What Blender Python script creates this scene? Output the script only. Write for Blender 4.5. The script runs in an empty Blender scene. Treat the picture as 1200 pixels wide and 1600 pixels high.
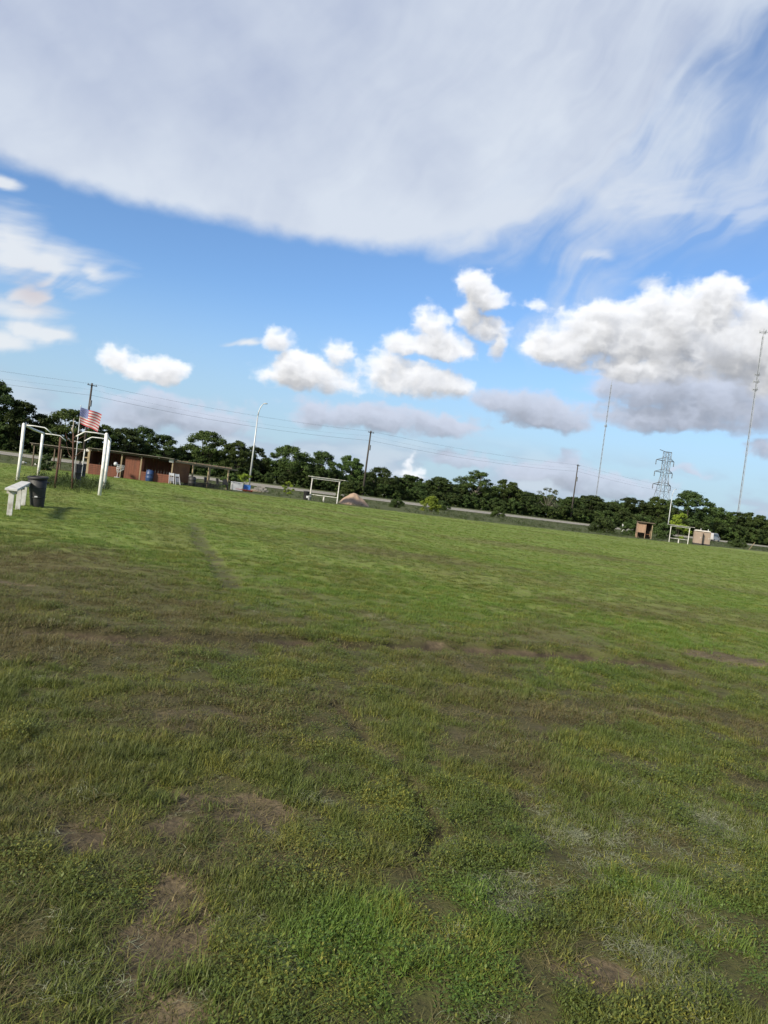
import bpy, bmesh, math, random
import numpy as np
from mathutils import Vector, Matrix

random.seed(11)
rng = np.random.default_rng(11)
C = bpy.context.scene.collection
S = bpy.context.scene
R = math.radians

# ------------------------------------------------------------------ camera
cam = bpy.data.cameras.new('camera')
cam.sensor_fit = 'HORIZONTAL'; cam.sensor_width = 36.0; cam.lens = 34.5
cam.clip_start = 0.05; cam.clip_end = 12000
camo = bpy.data.objects.new('camera', cam); C.objects.link(camo)
camo.matrix_world = (Matrix.Translation((0, 0, 1.5)) @ Matrix.Rotation(R(90 - 1.43), 4, 'X')
                     @ Matrix.Rotation(R(7.4), 4, 'Z'))
S.camera = camo
S.cycles.max_bounces = 5; S.cycles.diffuse_bounces = 3; S.cycles.transmission_bounces = 4; S.cycles.transparent_max_bounces = 4
S.render.resolution_x = 768; S.render.resolution_y = 1024
S.view_settings.view_transform = 'Standard'; S.view_settings.look = 'None'
EXPOSURE = 0.5
S.view_settings.exposure = EXPOSURE; S.view_settings.gamma = 1.0
S.view_settings.use_curve_mapping = False

SUN_EL, SUN_AZ = 29.0, -140.0          # azimuth clockwise from the view direction (+Y)

# ------------------------------------------------------------------ world: sky and clouds
W = bpy.data.worlds.new('World'); S.world = W; W.use_nodes = True
wt = W.node_tree; wt.nodes.clear()

class G:
    """small wrapper that writes shader node graphs"""
    def __init__(s, tree): s.t = tree
    def n(s, kind, **kw):
        nd = s.t.nodes.new(kind)
        for k, v in kw.items(): setattr(nd, k, v)
        return nd
    def put(s, sock, v):
        if isinstance(v, bpy.types.NodeSocket): s.t.links.new(v, sock)
        elif v is not None: sock.default_value = v
    def m(s, op, a, b=None, c=None, clamp=False):
        nd = s.n('ShaderNodeMath', operation=op, use_clamp=clamp)
        for i, v in enumerate((a, b, c)): s.put(nd.inputs[i], v)
        return nd.outputs[0]
    def v(s, op, a, b=None, c=None, scale=None):
        nd = s.n('ShaderNodeVectorMath', operation=op)
        for i, v in enumerate((a, b, c)):
            if v is not None: s.put(nd.inputs[i], v)
        if scale is not None: s.put(nd.inputs['Scale'], scale)
        return nd.outputs['Value'] if op in ('LENGTH', 'DOT_PRODUCT', 'DISTANCE') else nd.outputs[0]
    def smooth(s, x, a, b, lo=0.0, hi=1.0):
        nd = s.n('ShaderNodeMapRange', interpolation_type='SMOOTHSTEP')
        for i, v in enumerate((x, a, b, lo, hi)): s.put(nd.inputs[i], v)
        return nd.outputs[0]
    def lin(s, x, a, b, lo=0.0, hi=1.0):
        nd = s.n('ShaderNodeMapRange')
        for i, v in enumerate((x, a, b, lo, hi)): s.put(nd.inputs[i], v)
        return nd.outputs[0]
    def noise(s, vec, scale, detail=2.0, rough=0.5, dist=0.0, color=False, dims='3D'):
        nd = s.n('ShaderNodeTexNoise', noise_dimensions=dims)
        if vec is not None: s.t.links.new(vec, nd.inputs['Vector'])
        nd.inputs['Scale'].default_value = scale; nd.inputs['Detail'].default_value = detail
        nd.inputs['Roughness'].default_value = rough; nd.inputs['Distortion'].default_value = dist
        return nd.outputs['Color' if color else 0]
    def mix(s, f, a, b, mode='MIX'):
        nd = s.n('ShaderNodeMix', data_type='RGBA', blend_type=mode)
        s.put(nd.inputs[0], f)
        for i, v in ((6, a), (7, b)):
            if isinstance(v, (tuple, list)) and len(v) == 3: v = (*v, 1)
            s.put(nd.inputs[i], v)
        return nd.outputs[2]
    def xyz(s, vec):
        nd = s.n('ShaderNodeSeparateXYZ'); s.t.links.new(vec, nd.inputs[0]); return nd.outputs
    def comb(s, x, y, z=0.0):
        nd = s.n('ShaderNodeCombineXYZ')
        for i, v in enumerate((x, y, z)): s.put(nd.inputs[i], v)
        return nd.outputs[0]

def az_el(g, d):
    o = g.xyz(d)
    az = g.m('MULTIPLY', g.m('ARCTAN2', o[0], o[1]), 57.2958)
    el = g.m('MULTIPLY', g.m('ARCSINE', o[2]), 57.2958)
    return az, el

# cloud masses: azimuth, elevation, half width, half height, all in degrees of sky
CUMULUS = [(-21.1, 6.95, 1.1, 1.0), (-19.7, 6.65, 1.8, .85), (-17.8, 6.75, 1.1, .85), (-9.6, 10.25, .95, .8), (-6.9, 8.25, 3.2, 1.35),
    (-4.7, 10.1, 1.4, 1.05), (-8.3, 7.6, 1.9, .8), (.66, 8.9, 4.0, 1.4), (-1.4, 9.6, 1.9, 1.1), (3.6, 8.7, 2.0, 1.05), (1.77, 13.1, 1.4, 1.3),
    (2.6, 11.4, 2.5, 1.2), (.6, 11.3, 1.7, 1.0), (5.3, 15.7, 1.6, 1.3), (4.6, 14.2, 1.0, 1.3), (6.4, 13.3, 1.4, .8), (7.5, 12.4, .7, 1.3),
    (9.5, 15.25, 1.4, .5), (17.4, 13.4, 7.2, 2.4), (20.7, 14.9, 4.6, 2.3), (24.3, 13.3, 4.2, 2.9), (12.0, 12.4, 3.0, 1.6), (21.9, 16.9, 2.0, 1.0),
    (15.3, 15.0, 2.3, 1.0), (26.4, 12.5, 2.8, 2.9), (18.5, 11.5, 5.6, 1.2), (1.36, 2.5, .32, .85), (1.7, 1.7, .9, .35), (2.1, 2.0, .4, .5)]
LOWGREY = [(21.8, 10.1, 6.9, 1.6), (20.7, 8.1, 5.4, 1.15), (23.6, 8.9, 4.1, 1.4), (-1.4, 5.6, 6.3, 1.15), (3.1, 5.8, 3.0, .95), (-5.9, 5.3, 2.5, 1.05),
    (10.2, 7.6, 3.6, 1.35), (12.9, 7.2, 1.9, 1.0), (8.0, 7.7, 1.9, 1.0), (26.6, 6.6, 1.2, .85), (-16.7, 3.7, 5.2, 1.4), (-19.9, 3.7, 2.3, 1.3),
    (-14.0, 3.9, 2.4, 1.0), (5.9, 3.25, 2.0, .6), (12.7, 3.0, 4.3, 1.1), (9.8, 3.0, 1.5, .95), (16.5, 2.5, 3.8, 1.1), (21.9, 4.2, 1.2, .33), (13.1, 3.9, 1.0, 1.0)]
CIRRUS = [(-26.1, 12.9, 4.6, 1.7), (-28.5, 13.2, 3.5, 2.3), (-23.6, 12.9, 2.6, .9), (-27.0, 8.6, 3.6, 1.5), (-25.0, 8.4, 2.2, .85), (-28.3, 7.3, 2.6, 1.1),
    (-26.9, 10.5, 1.3, .95), (-29.2, 16.6, 1.3, .45), (17.9, 17.4, 1.4, .6), (14.3, 19.1, 1.2, .5), (-11.6, 9.7, 1.5, .32), (23.0, 22.1, 3.6, 1.7), (18.3, 22.4, 5.2, 1.5)]

def _hash(ix, iy, seed):
    h = (ix.astype(np.int64) * 374761393 + iy.astype(np.int64) * 668265263 + seed * 974711) & 0x7fffffff
    h = ((h ^ (h >> 13)) * 1274126177) & 0x7fffffff
    return ((h ^ (h >> 16)) & 0xffff) / 65535.0
def vnoise(x, y, seed=0):
    ix, iy = np.floor(x), np.floor(y); fx, fy = x - ix, y - iy
    fx = fx * fx * (3 - 2 * fx); fy = fy * fy * (3 - 2 * fy)
    a, b = _hash(ix, iy, seed), _hash(ix + 1, iy, seed); c, d = _hash(ix, iy + 1, seed), _hash(ix + 1, iy + 1, seed)
    return (a * (1 - fx) + b * fx) * (1 - fy) + (c * (1 - fx) + d * fx) * fy
def fbm(x, y, seed=0, o=4):
    s = 0; a = .5; t = 0
    for i in range(o): s = s + a * vnoise(x * 2 ** i + 17.3 * i, y * 2 ** i - 9.1 * i, seed + i); t += a; a *= .5
    return s / t
def sstep(x, a, b):
    t = np.clip((x - a) / (b - a), 0, 1); return t * t * (3 - 2 * t)


# The clouds are modelled as volumes of density on a grid of (azimuth, elevation, depth), lit from the sun's
# side by marching through the density, then laid over the Sky Texture.
def grid_noise(shape, cell, r):
    """smooth random field on a grid; cell is the feature size in grid steps along each axis"""
    lat = r.random([int(math.ceil(n / c)) + 3 for n, c in zip(shape, cell)], dtype=np.float32)
    for ax, (n, c) in enumerate(zip(shape, cell)):
        p = np.arange(n, dtype=np.float32) / c + r.random(); i = np.floor(p).astype(int); f = p - i; f = f * f * (3 - 2 * f)
        sh = [1, 1, 1]; sh[ax] = n; f = f.reshape(sh).astype(np.float32)
        lat = np.take(lat, i, ax) * (1 - f) + np.take(lat, i + 1, ax) * f
    return lat
def grid_fbm(shape, cell, r, o=5, gain=.5, billow=False):
    out = 0; a = 1.0; tot = 0
    for k_ in range(o):
        n = grid_noise(shape, [max(1.0, c / 2 ** k_) for c in cell], r)
        out = out + a * (np.abs(n * 2 - 1) if billow else n); tot += a; a *= gain
    return out / tot
STEP = .065
A0, A1, E0, E1 = -36.0, 36.0, .2, 20.0
def shift(D, dx, dy, dz):
    return np.roll(np.roll(np.roll(D, -dx, 0), -dy, 1), -dz, 2)
def cloud_volume(blobs, seed, warp, amp, sigma, sun_gain, depth=4.4, dz=.20, bottom=1.35, dens=1.05, amb_c=(.47, .52, .625)):
    r = np.random.default_rng(seed)
    nx, ny, nz = int((A1 - A0) / STEP), int((E1 - E0) / STEP), int(depth / dz)
    x = (A0 + STEP * np.arange(nx, dtype=np.float32))[:, None, None]; y = (E0 + STEP * np.arange(ny, dtype=np.float32))[None, :, None]
    z = (dz * (np.arange(nz, dtype=np.float32) - nz / 2))[None, None, :]
    shp = (nx, ny, nz); cs = lambda deg: (deg / STEP, deg / STEP * .8, deg / dz)
    wx = (grid_fbm((nx, ny, 1), (2.6 / STEP, 1.6 / STEP, 1), r, 4) - .5) * warp; wy = (grid_fbm((nx, ny, 1), (2.2 / STEP, 1.4 / STEP, 1), r, 4) - .5) * warp * .7
    X_, Y_ = x + wx, y + wy
    F_ = np.full(shp, -1.5, np.float32)
    for (a_, e_, rx, ry) in blobs:
        m = 2.0; i0, i1 = int(max(0, (a_ - rx * m - A0) / STEP)), int(min(nx, (a_ + rx * m - A0) / STEP)); j0, j1 = int(max(0, (e_ - ry * m - 1 - E0) / STEP)), int(min(ny, (e_ + ry * m + 1 - E0) / STEP))
        if i1 <= i0 or j1 <= j0: continue
        qx = (X_[i0:i1, j0:j1] - a_) / (rx * 1.05); qy = (Y_[i0:i1, j0:j1] - e_) / (ry * 1.02); qy = np.where(qy < 0, qy * bottom, qy); rz = min(1.9, .5 * (rx + ry)); qz = z / rz
        f = (1 - np.sqrt(qx * qx + qy * qy + qz * qz)) * min(1.6, .55 + .45 * ry)
        o = F_[i0:i1, j0:j1]; h = np.clip(.5 + .5 * (f - o) / .25, 0, 1); F_[i0:i1, j0:j1] = o * (1 - h) + f * h + .25 * h * (1 - h) * .6
    halo = np.clip(F_ + .42, 0, 1)
    big = grid_fbm(shp, cs(1.9), r, 3); puff = 1 - grid_fbm(shp, cs(1.15), r, 6, .60, True)
    F_ += (grid_noise(shp, cs(.34), r) - .5) * .22 + (big - .5) * amp * .9 + (puff - .60) * amp + .14
    Dn = np.clip(F_ * dens, 0, 1) ** 1.55 + .26 * halo * np.clip(big * 2.2 - .75, 0, 1)
    del big, puff, F_, halo
    tau = np.zeros_like(Dn); px = 0
    for (dx, dy, dk) in ((-1, 4, -1), (-4, 7, -1), (-6, 12, -2), (-10, 20, -3), (-15, 30, -4), (-20, 42, -6)):
        ln = math.sqrt((dx * STEP) ** 2 + (dy * STEP) ** 2 + (dk * dz) ** 2)
        tau += shift(Dn, dx, dy, dk) * (ln - px); px = ln
    tau *= sigma
    sun_l = sun_gain * ((.62 * np.exp(-tau * .42)) + .38 * np.exp(-tau * .12))
    up = np.zeros_like(Dn); px = 0
    for dy in (3, 8, 15, 24): up += shift(Dn, 0, dy, 0) * (dy - px) * STEP; px = dy
    amb = .42 + .58 * np.exp(-up * sigma * .36)
    T = np.ones((nx, ny), np.float32); col_ = np.zeros((nx, ny, 3), np.float32)
    sc_, ac_ = np.array((1.0, .94, .82), np.float32), np.array(amb_c, np.float32)
    for k_ in range(nz):
        al = 1 - np.exp(-Dn[:, :, k_] * sigma * dz); w = (T * al)[:, :, None]
        col_ += w * (sun_l[:, :, k_, None] * sc_ + amb[:, :, k_, None] * ac_); T *= 1 - al
    return col_, 1 - T
def over(c0, a0, c1, a1):
    """premultiplied layer 1 over layer 0"""
    return c1 + c0 * (1 - a1[..., None]), a1 + a0 * (1 - a1)

def high_cloud(az, el):
    """the sheet overhead and the wisps, premultiplied colour and cover, for any direction in degrees"""
    right = sstep(az, -2, 15)
    wx_ = (fbm(az * .10, el * .12, 301, 4) - .5); wy_ = (fbm(az * .11 + 7, el * .10, 302, 4) - .5)
    # fibres run up and to the right, fanning out
    fa = az * .80 - el * .62 + wx_ * 9; fb = az * .62 + el * .80 + wy_ * 7
    fib = fbm(fa * .42, fb * .075, 303, 6) - .5; fine = fbm(fa * 1.1 + 3, fb * .22, 304, 5) - .5; soft = fbm(az * .16, el * .22, 305, 5) - .5; grain = fbm(az * .9, el * 1.3, 306, 5) - .5
    t = np.clip(az + 4, 0, 70); rise = t ** 2.55 * .0042 * sstep(-az, -160, -60)
    rise = np.minimum(rise, 80)
    Sh = el - 17.75 - rise + 3.8 * right + wy_ * (1.0 + 5 * right) + fib * (.5 + 15 * right) + grain * (.5 + 2 * right) + soft * (.6 + 6 * right)
    a = sstep(Sh, -.35 - 5.0 * right, 1.0 + 6.5 * right)
    a = a * (.97 - right * .42 * np.clip(fib * 2.4, 0, 1) * sstep(-Sh, -16, -2))
    b = .46 + .8 * soft + .50 * (fib + .5 * fine) * right + .16 * fine + .07 * grain + .40 * sstep(-Sh, -7, -.5) + .10 * sstep(az, -25, 8) + .22 * np.exp(-((az - 4) / 13) ** 2 - ((el - 23) / 6) ** 2)
    b = np.clip(b, 0, 1)[..., None]
    c = np.array((.405, .475, .655)) * (1 - b) + np.array((.70, .765, .865)) * b
    col_, al = c * a[..., None], a
    # wisps
    Dw = np.full(az.shape, -1.0)
    ax, ay = az + wx_ * 3.2 + fine * 1.6, el + wy_ * 1.6 + fine * .8
    for (a_, e_, rx, ry) in CIRRUS: Dw = np.maximum(Dw, 1 - np.hypot((ax - a_) / rx, (ay - e_) / ry * np.where(ay < e_, 1.15, .8)))
    st_ = fbm(az * .22 + el * .10, el * 1.25 - az * .16, 310, 5) - .5
    aw = sstep(Dw + st_ * (1.0 + .5 * (az > 0)) + fine * .4 + .16, 0, .95) * (.86 - .40 * sstep(az, 5, 15))
    veil = sstep(az, 8, 24) * sstep(-np.abs(el - 25 - fib * 12), -9, -1) * sstep(fib + fine * .6 + soft * .4, -.10, .28) * .62      # torn threads right of the sheet
    aw = np.maximum(aw, veil)
    bw = np.clip(.45 + Dw * .7 + st_ * .8, 0, 1)[..., None]; cw = np.array((.60, .69, .82)) * (1 - bw) + np.array((.86, .885, .91)) * bw
    pink = np.exp(-((az + 26.9) / 1.6) ** 2 - ((el - 10.5) / 1.1) ** 2)[..., None]; cw = cw * (1 - pink) + np.array((.72, .66, .67)) * pink
    col_, al = over(col_, al, cw * aw[..., None], aw)
    # thin even veil high on the right, and soft banks standing low all round
    v2 = sstep(az, 12, 21) * sstep(el, 18, 25) * np.clip(.34 + .5 * fib + .5 * soft + .3 * fine, 0, .7) * sstep(-az, -80, -40)
    col_, al = over(col_, al, np.array((.66, .74, .86)) * v2[..., None], v2)
    bank = fbm(az * .17, el * .50, 330, 5) + .25 * (fbm(az * .55, el * 1.1, 331, 5) - .5); hb = sstep(bank, .36, .58) * sstep(-el, -6.0, -2.4) * .75
    hcol = np.array((.46, .545, .685)) + np.array((.16, .14, .10)) * sstep(bank, .50, .70)[..., None]
    return over(col_, al, hcol * hb[..., None], hb)

def to_image(name, col_, al):
    """(azimuth, elevation) grid to a float image with straight colour"""
    al = np.clip(al, 0, 1); c = np.where(al[..., None] > .004, col_ / np.maximum(al, .004)[..., None], .75)
    im = bpy.data.images.new(name, c.shape[0], c.shape[1], alpha=True, float_buffer=True, is_data=True); im.alpha_mode = 'CHANNEL_PACKED'
    im.pixels.foreach_set(np.concatenate([c, al[..., None]], -1).transpose(1, 0, 2).astype(np.float32).ravel()); im.update(); return im

FA, FE0, FE1 = 44.0, -1.0, 43.0
az_f, el_f = np.meshgrid(np.arange(-FA, FA, STEP) + STEP / 2, np.arange(FE0, FE1, STEP) + STEP / 2, indexing='ij')
hc, ha = high_cloud(az_f, el_f)
def fray(c, a, amp=.34):
    """tear the outline of a cloud layer with fine turbulence"""
    nx, ny = a.shape; r = np.random.default_rng(77); f = lambda: (grid_fbm((nx, ny, 1), (.9 / STEP, .6 / STEP, 1), r, 5, .62)[:, :, 0] - .5) * 2 * amp / STEP
    ii_, jj_ = np.meshgrid(np.arange(nx), np.arange(ny), indexing='ij'); x = np.clip(ii_ + f() * 1.2, 0, nx - 2); y = np.clip(jj_ + f() * .8, 0, ny - 2)
    x0, y0 = x.astype(int), y.astype(int); fx, fy = x - x0, y - y0
    L = np.concatenate([c, a[..., None]], -1); w = lambda q: q[..., None]
    o = (L[x0, y0] * w((1 - fx) * (1 - fy)) + L[x0 + 1, y0] * w(fx * (1 - fy)) + L[x0, y0 + 1] * w((1 - fx) * fy) + L[x0 + 1, y0 + 1] * w(fx * fy))
    return o[..., :3], o[..., 3]
def place(c, a):
    c, a = fray(c, a)
    C_ = np.zeros(az_f.shape + (3,)); A_ = np.zeros(az_f.shape); i, j = int(round((A0 + FA) / STEP)), int(round((E0 - FE0) / STEP))
    C_[i:i + c.shape[0], j:j + c.shape[1]] = c; A_[i:i + c.shape[0], j:j + c.shape[1]] = a; return C_, A_
lc, la = place(*cloud_volume(LOWGREY, 5, 2.0, 1.10, 2.3, .15, dens=1.3, amb_c=(.50, .57, .73)))
fade = .78 + .20 * sstep(el_f, 1.5, 6.5); lc, la = lc * fade[..., None], la * fade
bc, ba = place(*cloud_volume(CUMULUS, 9, 2.0, 1.40, 2.6, .63))
fc, fal = over(*over(hc, ha, lc, la), bc, ba)
IM_FRONT = to_image('clouds_in_view', fc, fal)
# the rest of the sky: the same sheet, and scattered low cloud of the same tones
az_r, el_r = np.meshgrid(np.arange(-180, 180, .4) + .2, np.arange(0, 90, .4) + .2, indexing='ij')
hc, ha = high_cloud(az_r, el_r)
sca = fbm(az_r * .12, el_r * .25, 320, 5); sa_ = sstep(sca, .54, .66) * sstep(-el_r, -22, -15); sb_ = np.clip((sca - fbm(az_r * .12 - .05, el_r * .25 + .25, 320, 5)) * 4 + .55, 0, 1)[..., None]
sc_c = np.array((.48, .52, .60)) * (1 - sb_) + np.array((.92, .89, .84)) * sb_
IM_ROUND = to_image('clouds_all_round', *over(hc, ha, sc_c * sa_[..., None], sa_))
g = G(wt)
tc = g.n('ShaderNodeTexCoord')
DIR = g.v('NORMALIZE', tc.outputs['Generated'])
AZ, EL = az_el(g, DIR)

sky = g.n('ShaderNodeTexSky'); sky.sky_type = 'NISHITA'; sky.sun_disc = False
sky.sun_elevation = R(SUN_EL); sky.sun_rotation = R(SUN_AZ)
sky.air_density = 1.0; sky.dust_density = 0.6; sky.ozone_density = 2.0; sky.altitude = 10
SKY_STRENGTH = 0.085
k = 1.0 / (SKY_STRENGTH * 2 ** EXPOSURE)
def c3(r, gg, b): return (r * k, gg * k, b * k)
col = g.mix(1.0, sky.outputs[0], (.95, 1.17, 1.42), 'MULTIPLY')

# thin bright air towards the horizon
col = g.mix(g.smooth(EL, 15.0, 0.5, 0.0, .85), col, c3(.44, .60, .735))


# lay the clouds over the clear sky
def cloud_layer(im, u, v_):
    nd = g.n('ShaderNodeTexImage'); nd.image = im; nd.extension = 'EXTEND'; nd.interpolation = 'Linear'
    wt.links.new(g.comb(u, v_, 0.0), nd.inputs[0]); return nd.outputs[0], nd.outputs[1]
fcol, fa_ = cloud_layer(IM_FRONT, g.lin(AZ, -FA, FA), g.lin(EL, FE0, FE1))
rcol, ra_ = cloud_layer(IM_ROUND, g.lin(AZ, -180.0, 180.0), g.lin(EL, 0.0, 90.0))
inside = g.m('MULTIPLY', g.smooth(g.m('ABSOLUTE', AZ), 43.0, 37.0), g.smooth(EL, 42.0, 38.0))
cc = g.mix(inside, rcol, fcol); ca = g.m('ADD', g.m('MULTIPLY', inside, fa_), g.m('MULTIPLY', g.m('SUBTRACT', 1.0, inside), ra_))
cc = g.mix(1.0, cc, (k, k, k), 'MULTIPLY')
col = g.mix(ca, col, cc)

# below the horizon the world is the colour of far ground
col = g.mix(g.smooth(EL, -.2, -3.0), col, c3(.10, .12, .07))
bg = g.n('ShaderNodeBackground'); wt.links.new(col, bg.inputs[0]); bg.inputs[1].default_value = SKY_STRENGTH
W.cycles.sampling_method = 'NONE'      # an even sky: plain sampling is enough and quicker
wo = g.n('ShaderNodeOutputWorld'); wt.links.new(bg.outputs[0], wo.inputs[0])

# ------------------------------------------------------------------ sun behind thin cloud
sl = bpy.data.lights.new('sun', 'SUN'); sl.energy = 5.0; sl.angle = R(7); sl.color = (1.0, .91, .73)
so = bpy.data.objects.new('sun', sl); C.objects.link(so)
sd_ = Vector((math.sin(R(SUN_AZ)) * math.cos(R(SUN_EL)), math.cos(R(SUN_AZ)) * math.cos(R(SUN_EL)), math.sin(R(SUN_EL))))
so.rotation_euler = sd_.to_track_quat('Z', 'Y').to_euler(); so.location = (0, 0, 40)

# ------------------------------------------------------------------ materials
def mat(name, fn):
    m = bpy.data.materials.new(name); m.use_nodes = True
    t = m.node_tree; t.nodes.clear(); g = G(t)
    b = g.n('ShaderNodeBsdfPrincipled'); o = g.n('ShaderNodeOutputMaterial'); t.links.new(b.outputs[0], o.inputs[0])
    fn(g, b); return m
def worn(name, c, c2=None, rough=.65, scale=6.0, metal=0.0, amount=.35, bump=.15, grain=(1, 1, 1)):
    """a painted / raw surface with uneven colour, dirt and slight relief"""
    c2 = c2 or tuple(x * .6 for x in c)
    def fn(g, b):
        tc = g.n('ShaderNodeTexCoord'); gm = g.n('ShaderNodeNewGeometry')
        p = g.v('MULTIPLY', gm.outputs['Position'], grain)
        n1 = g.noise(p, scale, 5.0, .6); n2 = g.noise(p, scale * 6, 4.0, .6)
        f = g.m('ADD', g.smooth(n1, .38, .78, 0.0, amount * 1.6), g.m('MULTIPLY', n2, amount * .35), clamp=True)
        g.put(b.inputs['Base Color'], g.mix(f, c, c2))
        g.put(b.inputs['Roughness'], g.lin(n2, .2, .8, max(rough - .12, .05), min(rough + .15, 1)))
        b.inputs['Metallic'].default_value = metal
        if bump:
            bp = g.n('ShaderNodeBump'); bp.inputs['Strength'].default_value = bump; bp.inputs['Distance'].default_value = .01
            g.put(bp.inputs['Height'], n2); g.t.links.new(bp.outputs[0], b.inputs['Normal'])
    return mat(name, fn)

M = {
 'white_paint': worn('white_paint', (.70, .71, .71), (.34, .31, .26), .55, 4.5, amount=.4),
 'white_board': worn('white_board', (.56, .56, .55), (.24, .215, .18), .75, 5.0, amount=.5, grain=(1, 1, 1)),
 'black_plastic': worn('black_plastic', (.013, .013, .015), (.035, .033, .031), .6, 3.0),
 'rust': worn('rust', (.085, .040, .026), (.04, .022, .017), .9, 6.0),
 'dead_wood': worn('dead_wood', (.30, .26, .21), (.14, .11, .085), .9, 5.0),
 'galvanised': worn('galvanised', (.46, .48, .50), (.32, .33, .34), .5, 1.2, .3),
 'mast_grey': worn('mast_grey', (.24, .26, .29), (.15, .16, .19), .6, .2, .2),
 'pole_wood': worn('pole_wood', (.050, .042, .036), (.028, .024, .022), .9, 1.0, grain=(3, 3, .4)),
 'steel_dark': worn('steel_dark', (.13, .14, .155), (.09, .095, .105), .6, .4, .4),
 'wire': worn('wire', (.05, .05, .055), None, .6, 1.0, bump=0),
 'red_board': worn('red_board', (.165, .058, .033), (.085, .036, .024), .85, 1.4, amount=.5, grain=(4, 4, .5)),
 'plywood': worn('plywood', (.19, .085, .038), (.11, .05, .026), .8, 1.6, amount=.5),
 'tan_board': worn('tan_board', (.29, .19, .13), (.18, .115, .08), .85, 1.2, amount=.4, grain=(4, 4, .6)),
 'dark_board': worn('dark_board', (.060, .034, .024), (.035, .022, .018), .9, 1.4, amount=.5, grain=(4, 4, .5)),  # board colour darkened to carry the shade inside the booth
 'timber': worn('timber', (.26, .205, .125), (.15, .115, .075), .85, 2.0, amount=.4),
 'old_timber': worn('old_timber', (.105, .080, .058), (.055, .043, .034), .9, 2.0, amount=.5),
 'roof_tin': worn('roof_tin', (.30, .28, .25), (.17, .13, .10), .6, 1.0, .2, amount=.5),
 'blue_plastic': worn('blue_plastic', (.022, .050, .14), (.015, .03, .08), .45, 2.0),
 'blue_bright': worn('blue_bright', (.04, .16, .52), (.03, .09, .3), .5, 2.0),
 'white_plastic': worn('white_plastic', (.50, .51, .54), (.30, .30, .31), .45, 3.0),
 'red_plastic': worn('red_plastic', (.40, .05, .035), (.2, .03, .03), .5, 3.0),
 'grey_fabric': worn('grey_fabric', (.24, .24, .27), (.14, .14, .16), .95, 5.0),
 'block': worn('block', (.20, .19, .18), (.15, .145, .14), .95, 3.0),
 'toilet_tan': worn('toilet_tan', (.26, .20, .16), (.18, .135, .105), .55, 1.0),
 'toilet_roof': worn('toilet_roof', (.44, .41, .37), (.30, .27, .24), .5, 1.0),
 'car_paint': worn('car_paint', (.50, .48, .48), (.40, .39, .39), .3, .8, .4, bump=0),
 'car_glass': worn('car_glass', (.02, .025, .03), None, .08, 1.0, bump=0),
 'rubber': worn('rubber', (.02, .02, .02), None, .9, 3.0),
 'flag_red': worn('flag_red', (.32, .050, .062), (.25, .045, .055), .85, 5.0, bump=0),
 'flag_white': worn('flag_white', (.40, .375, .385), (.32, .30, .31), .85, 5.0, bump=0),
 'flag_blue': worn('flag_blue', (.06, .09, .27), (.05, .07, .2), .85, 5.0, bump=0),
 'bark': worn('bark', (.075, .062, .05), (.035, .03, .026), .95, 3.0, grain=(2, 2, .5)),
 'pale_bark': worn('pale_bark', (.17, .15, .125), (.08, .07, .06), .95, 3.0, grain=(2, 2, .5)),
 'concrete_road': worn('concrete_road', (.225, .205, .165), (.16, .145, .12), .9, .25, amount=.5),
}

def leaf_mat(name, dark, light, trans=.25):
    def fn(g, b):
        at = g.n('ShaderNodeAttribute', attribute_name='tint'); oi = g.n('ShaderNodeObjectInfo')
        gm = g.n('ShaderNodeNewGeometry')
        n = g.noise(gm.outputs['Position'], .55, 3.0)
        f = g.m('ADD', g.m('MULTIPLY', at.outputs['Fac'], .5), g.m('MULTIPLY', g.m('SUBTRACT', n, .35), 1.2), clamp=True)
        c = g.mix(f, dark, light)
        hs = g.n('ShaderNodeHueSaturation'); g.put(hs.inputs['Hue'], g.lin(oi.outputs['Random'], 0, 1, .485, .512))
        g.put(hs.inputs['Value'], g.lin(oi.outputs['Random'], 0, 1, .72, 1.30)); g.put(hs.inputs['Color'], c)
        g.put(b.inputs['Base Color'], hs.outputs[0]); b.inputs['Roughness'].default_value = .6
        b.inputs['Specular IOR Level'].default_value = .12
        tr = g.n('ShaderNodeBsdfTranslucent'); g.put(tr.inputs[0], hs.outputs[0])
        ms = g.n('ShaderNodeMixShader'); ms.inputs[0].default_value = trans
        o = [n_ for n_ in g.t.nodes if n_.type == 'OUTPUT_MATERIAL'][0]
        g.t.links.new(b.outputs[0], ms.inputs[1]); g.t.links.new(tr.outputs[0], ms.inputs[2]); g.t.links.new(ms.outputs[0], o.inputs[0])
    return mat(name, fn)
M['leaf_dark'] = leaf_mat('leaf_dark', (.026, .042, .014), (.058, .086, .024))
M['leaf_mid'] = leaf_mat('leaf_mid', (.040, .066, .018), (.078, .114, .030))
M['leaf_grey'] = leaf_mat('leaf_grey', (.07, .085, .05), (.13, .15, .09))
M['leaf_yellow'] = leaf_mat('leaf_yellow', (.13, .19, .025), (.22, .29, .04))
M['weed_leaf'] = leaf_mat('weed_leaf', (.028, .046, .015), (.066, .086, .026))

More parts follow.
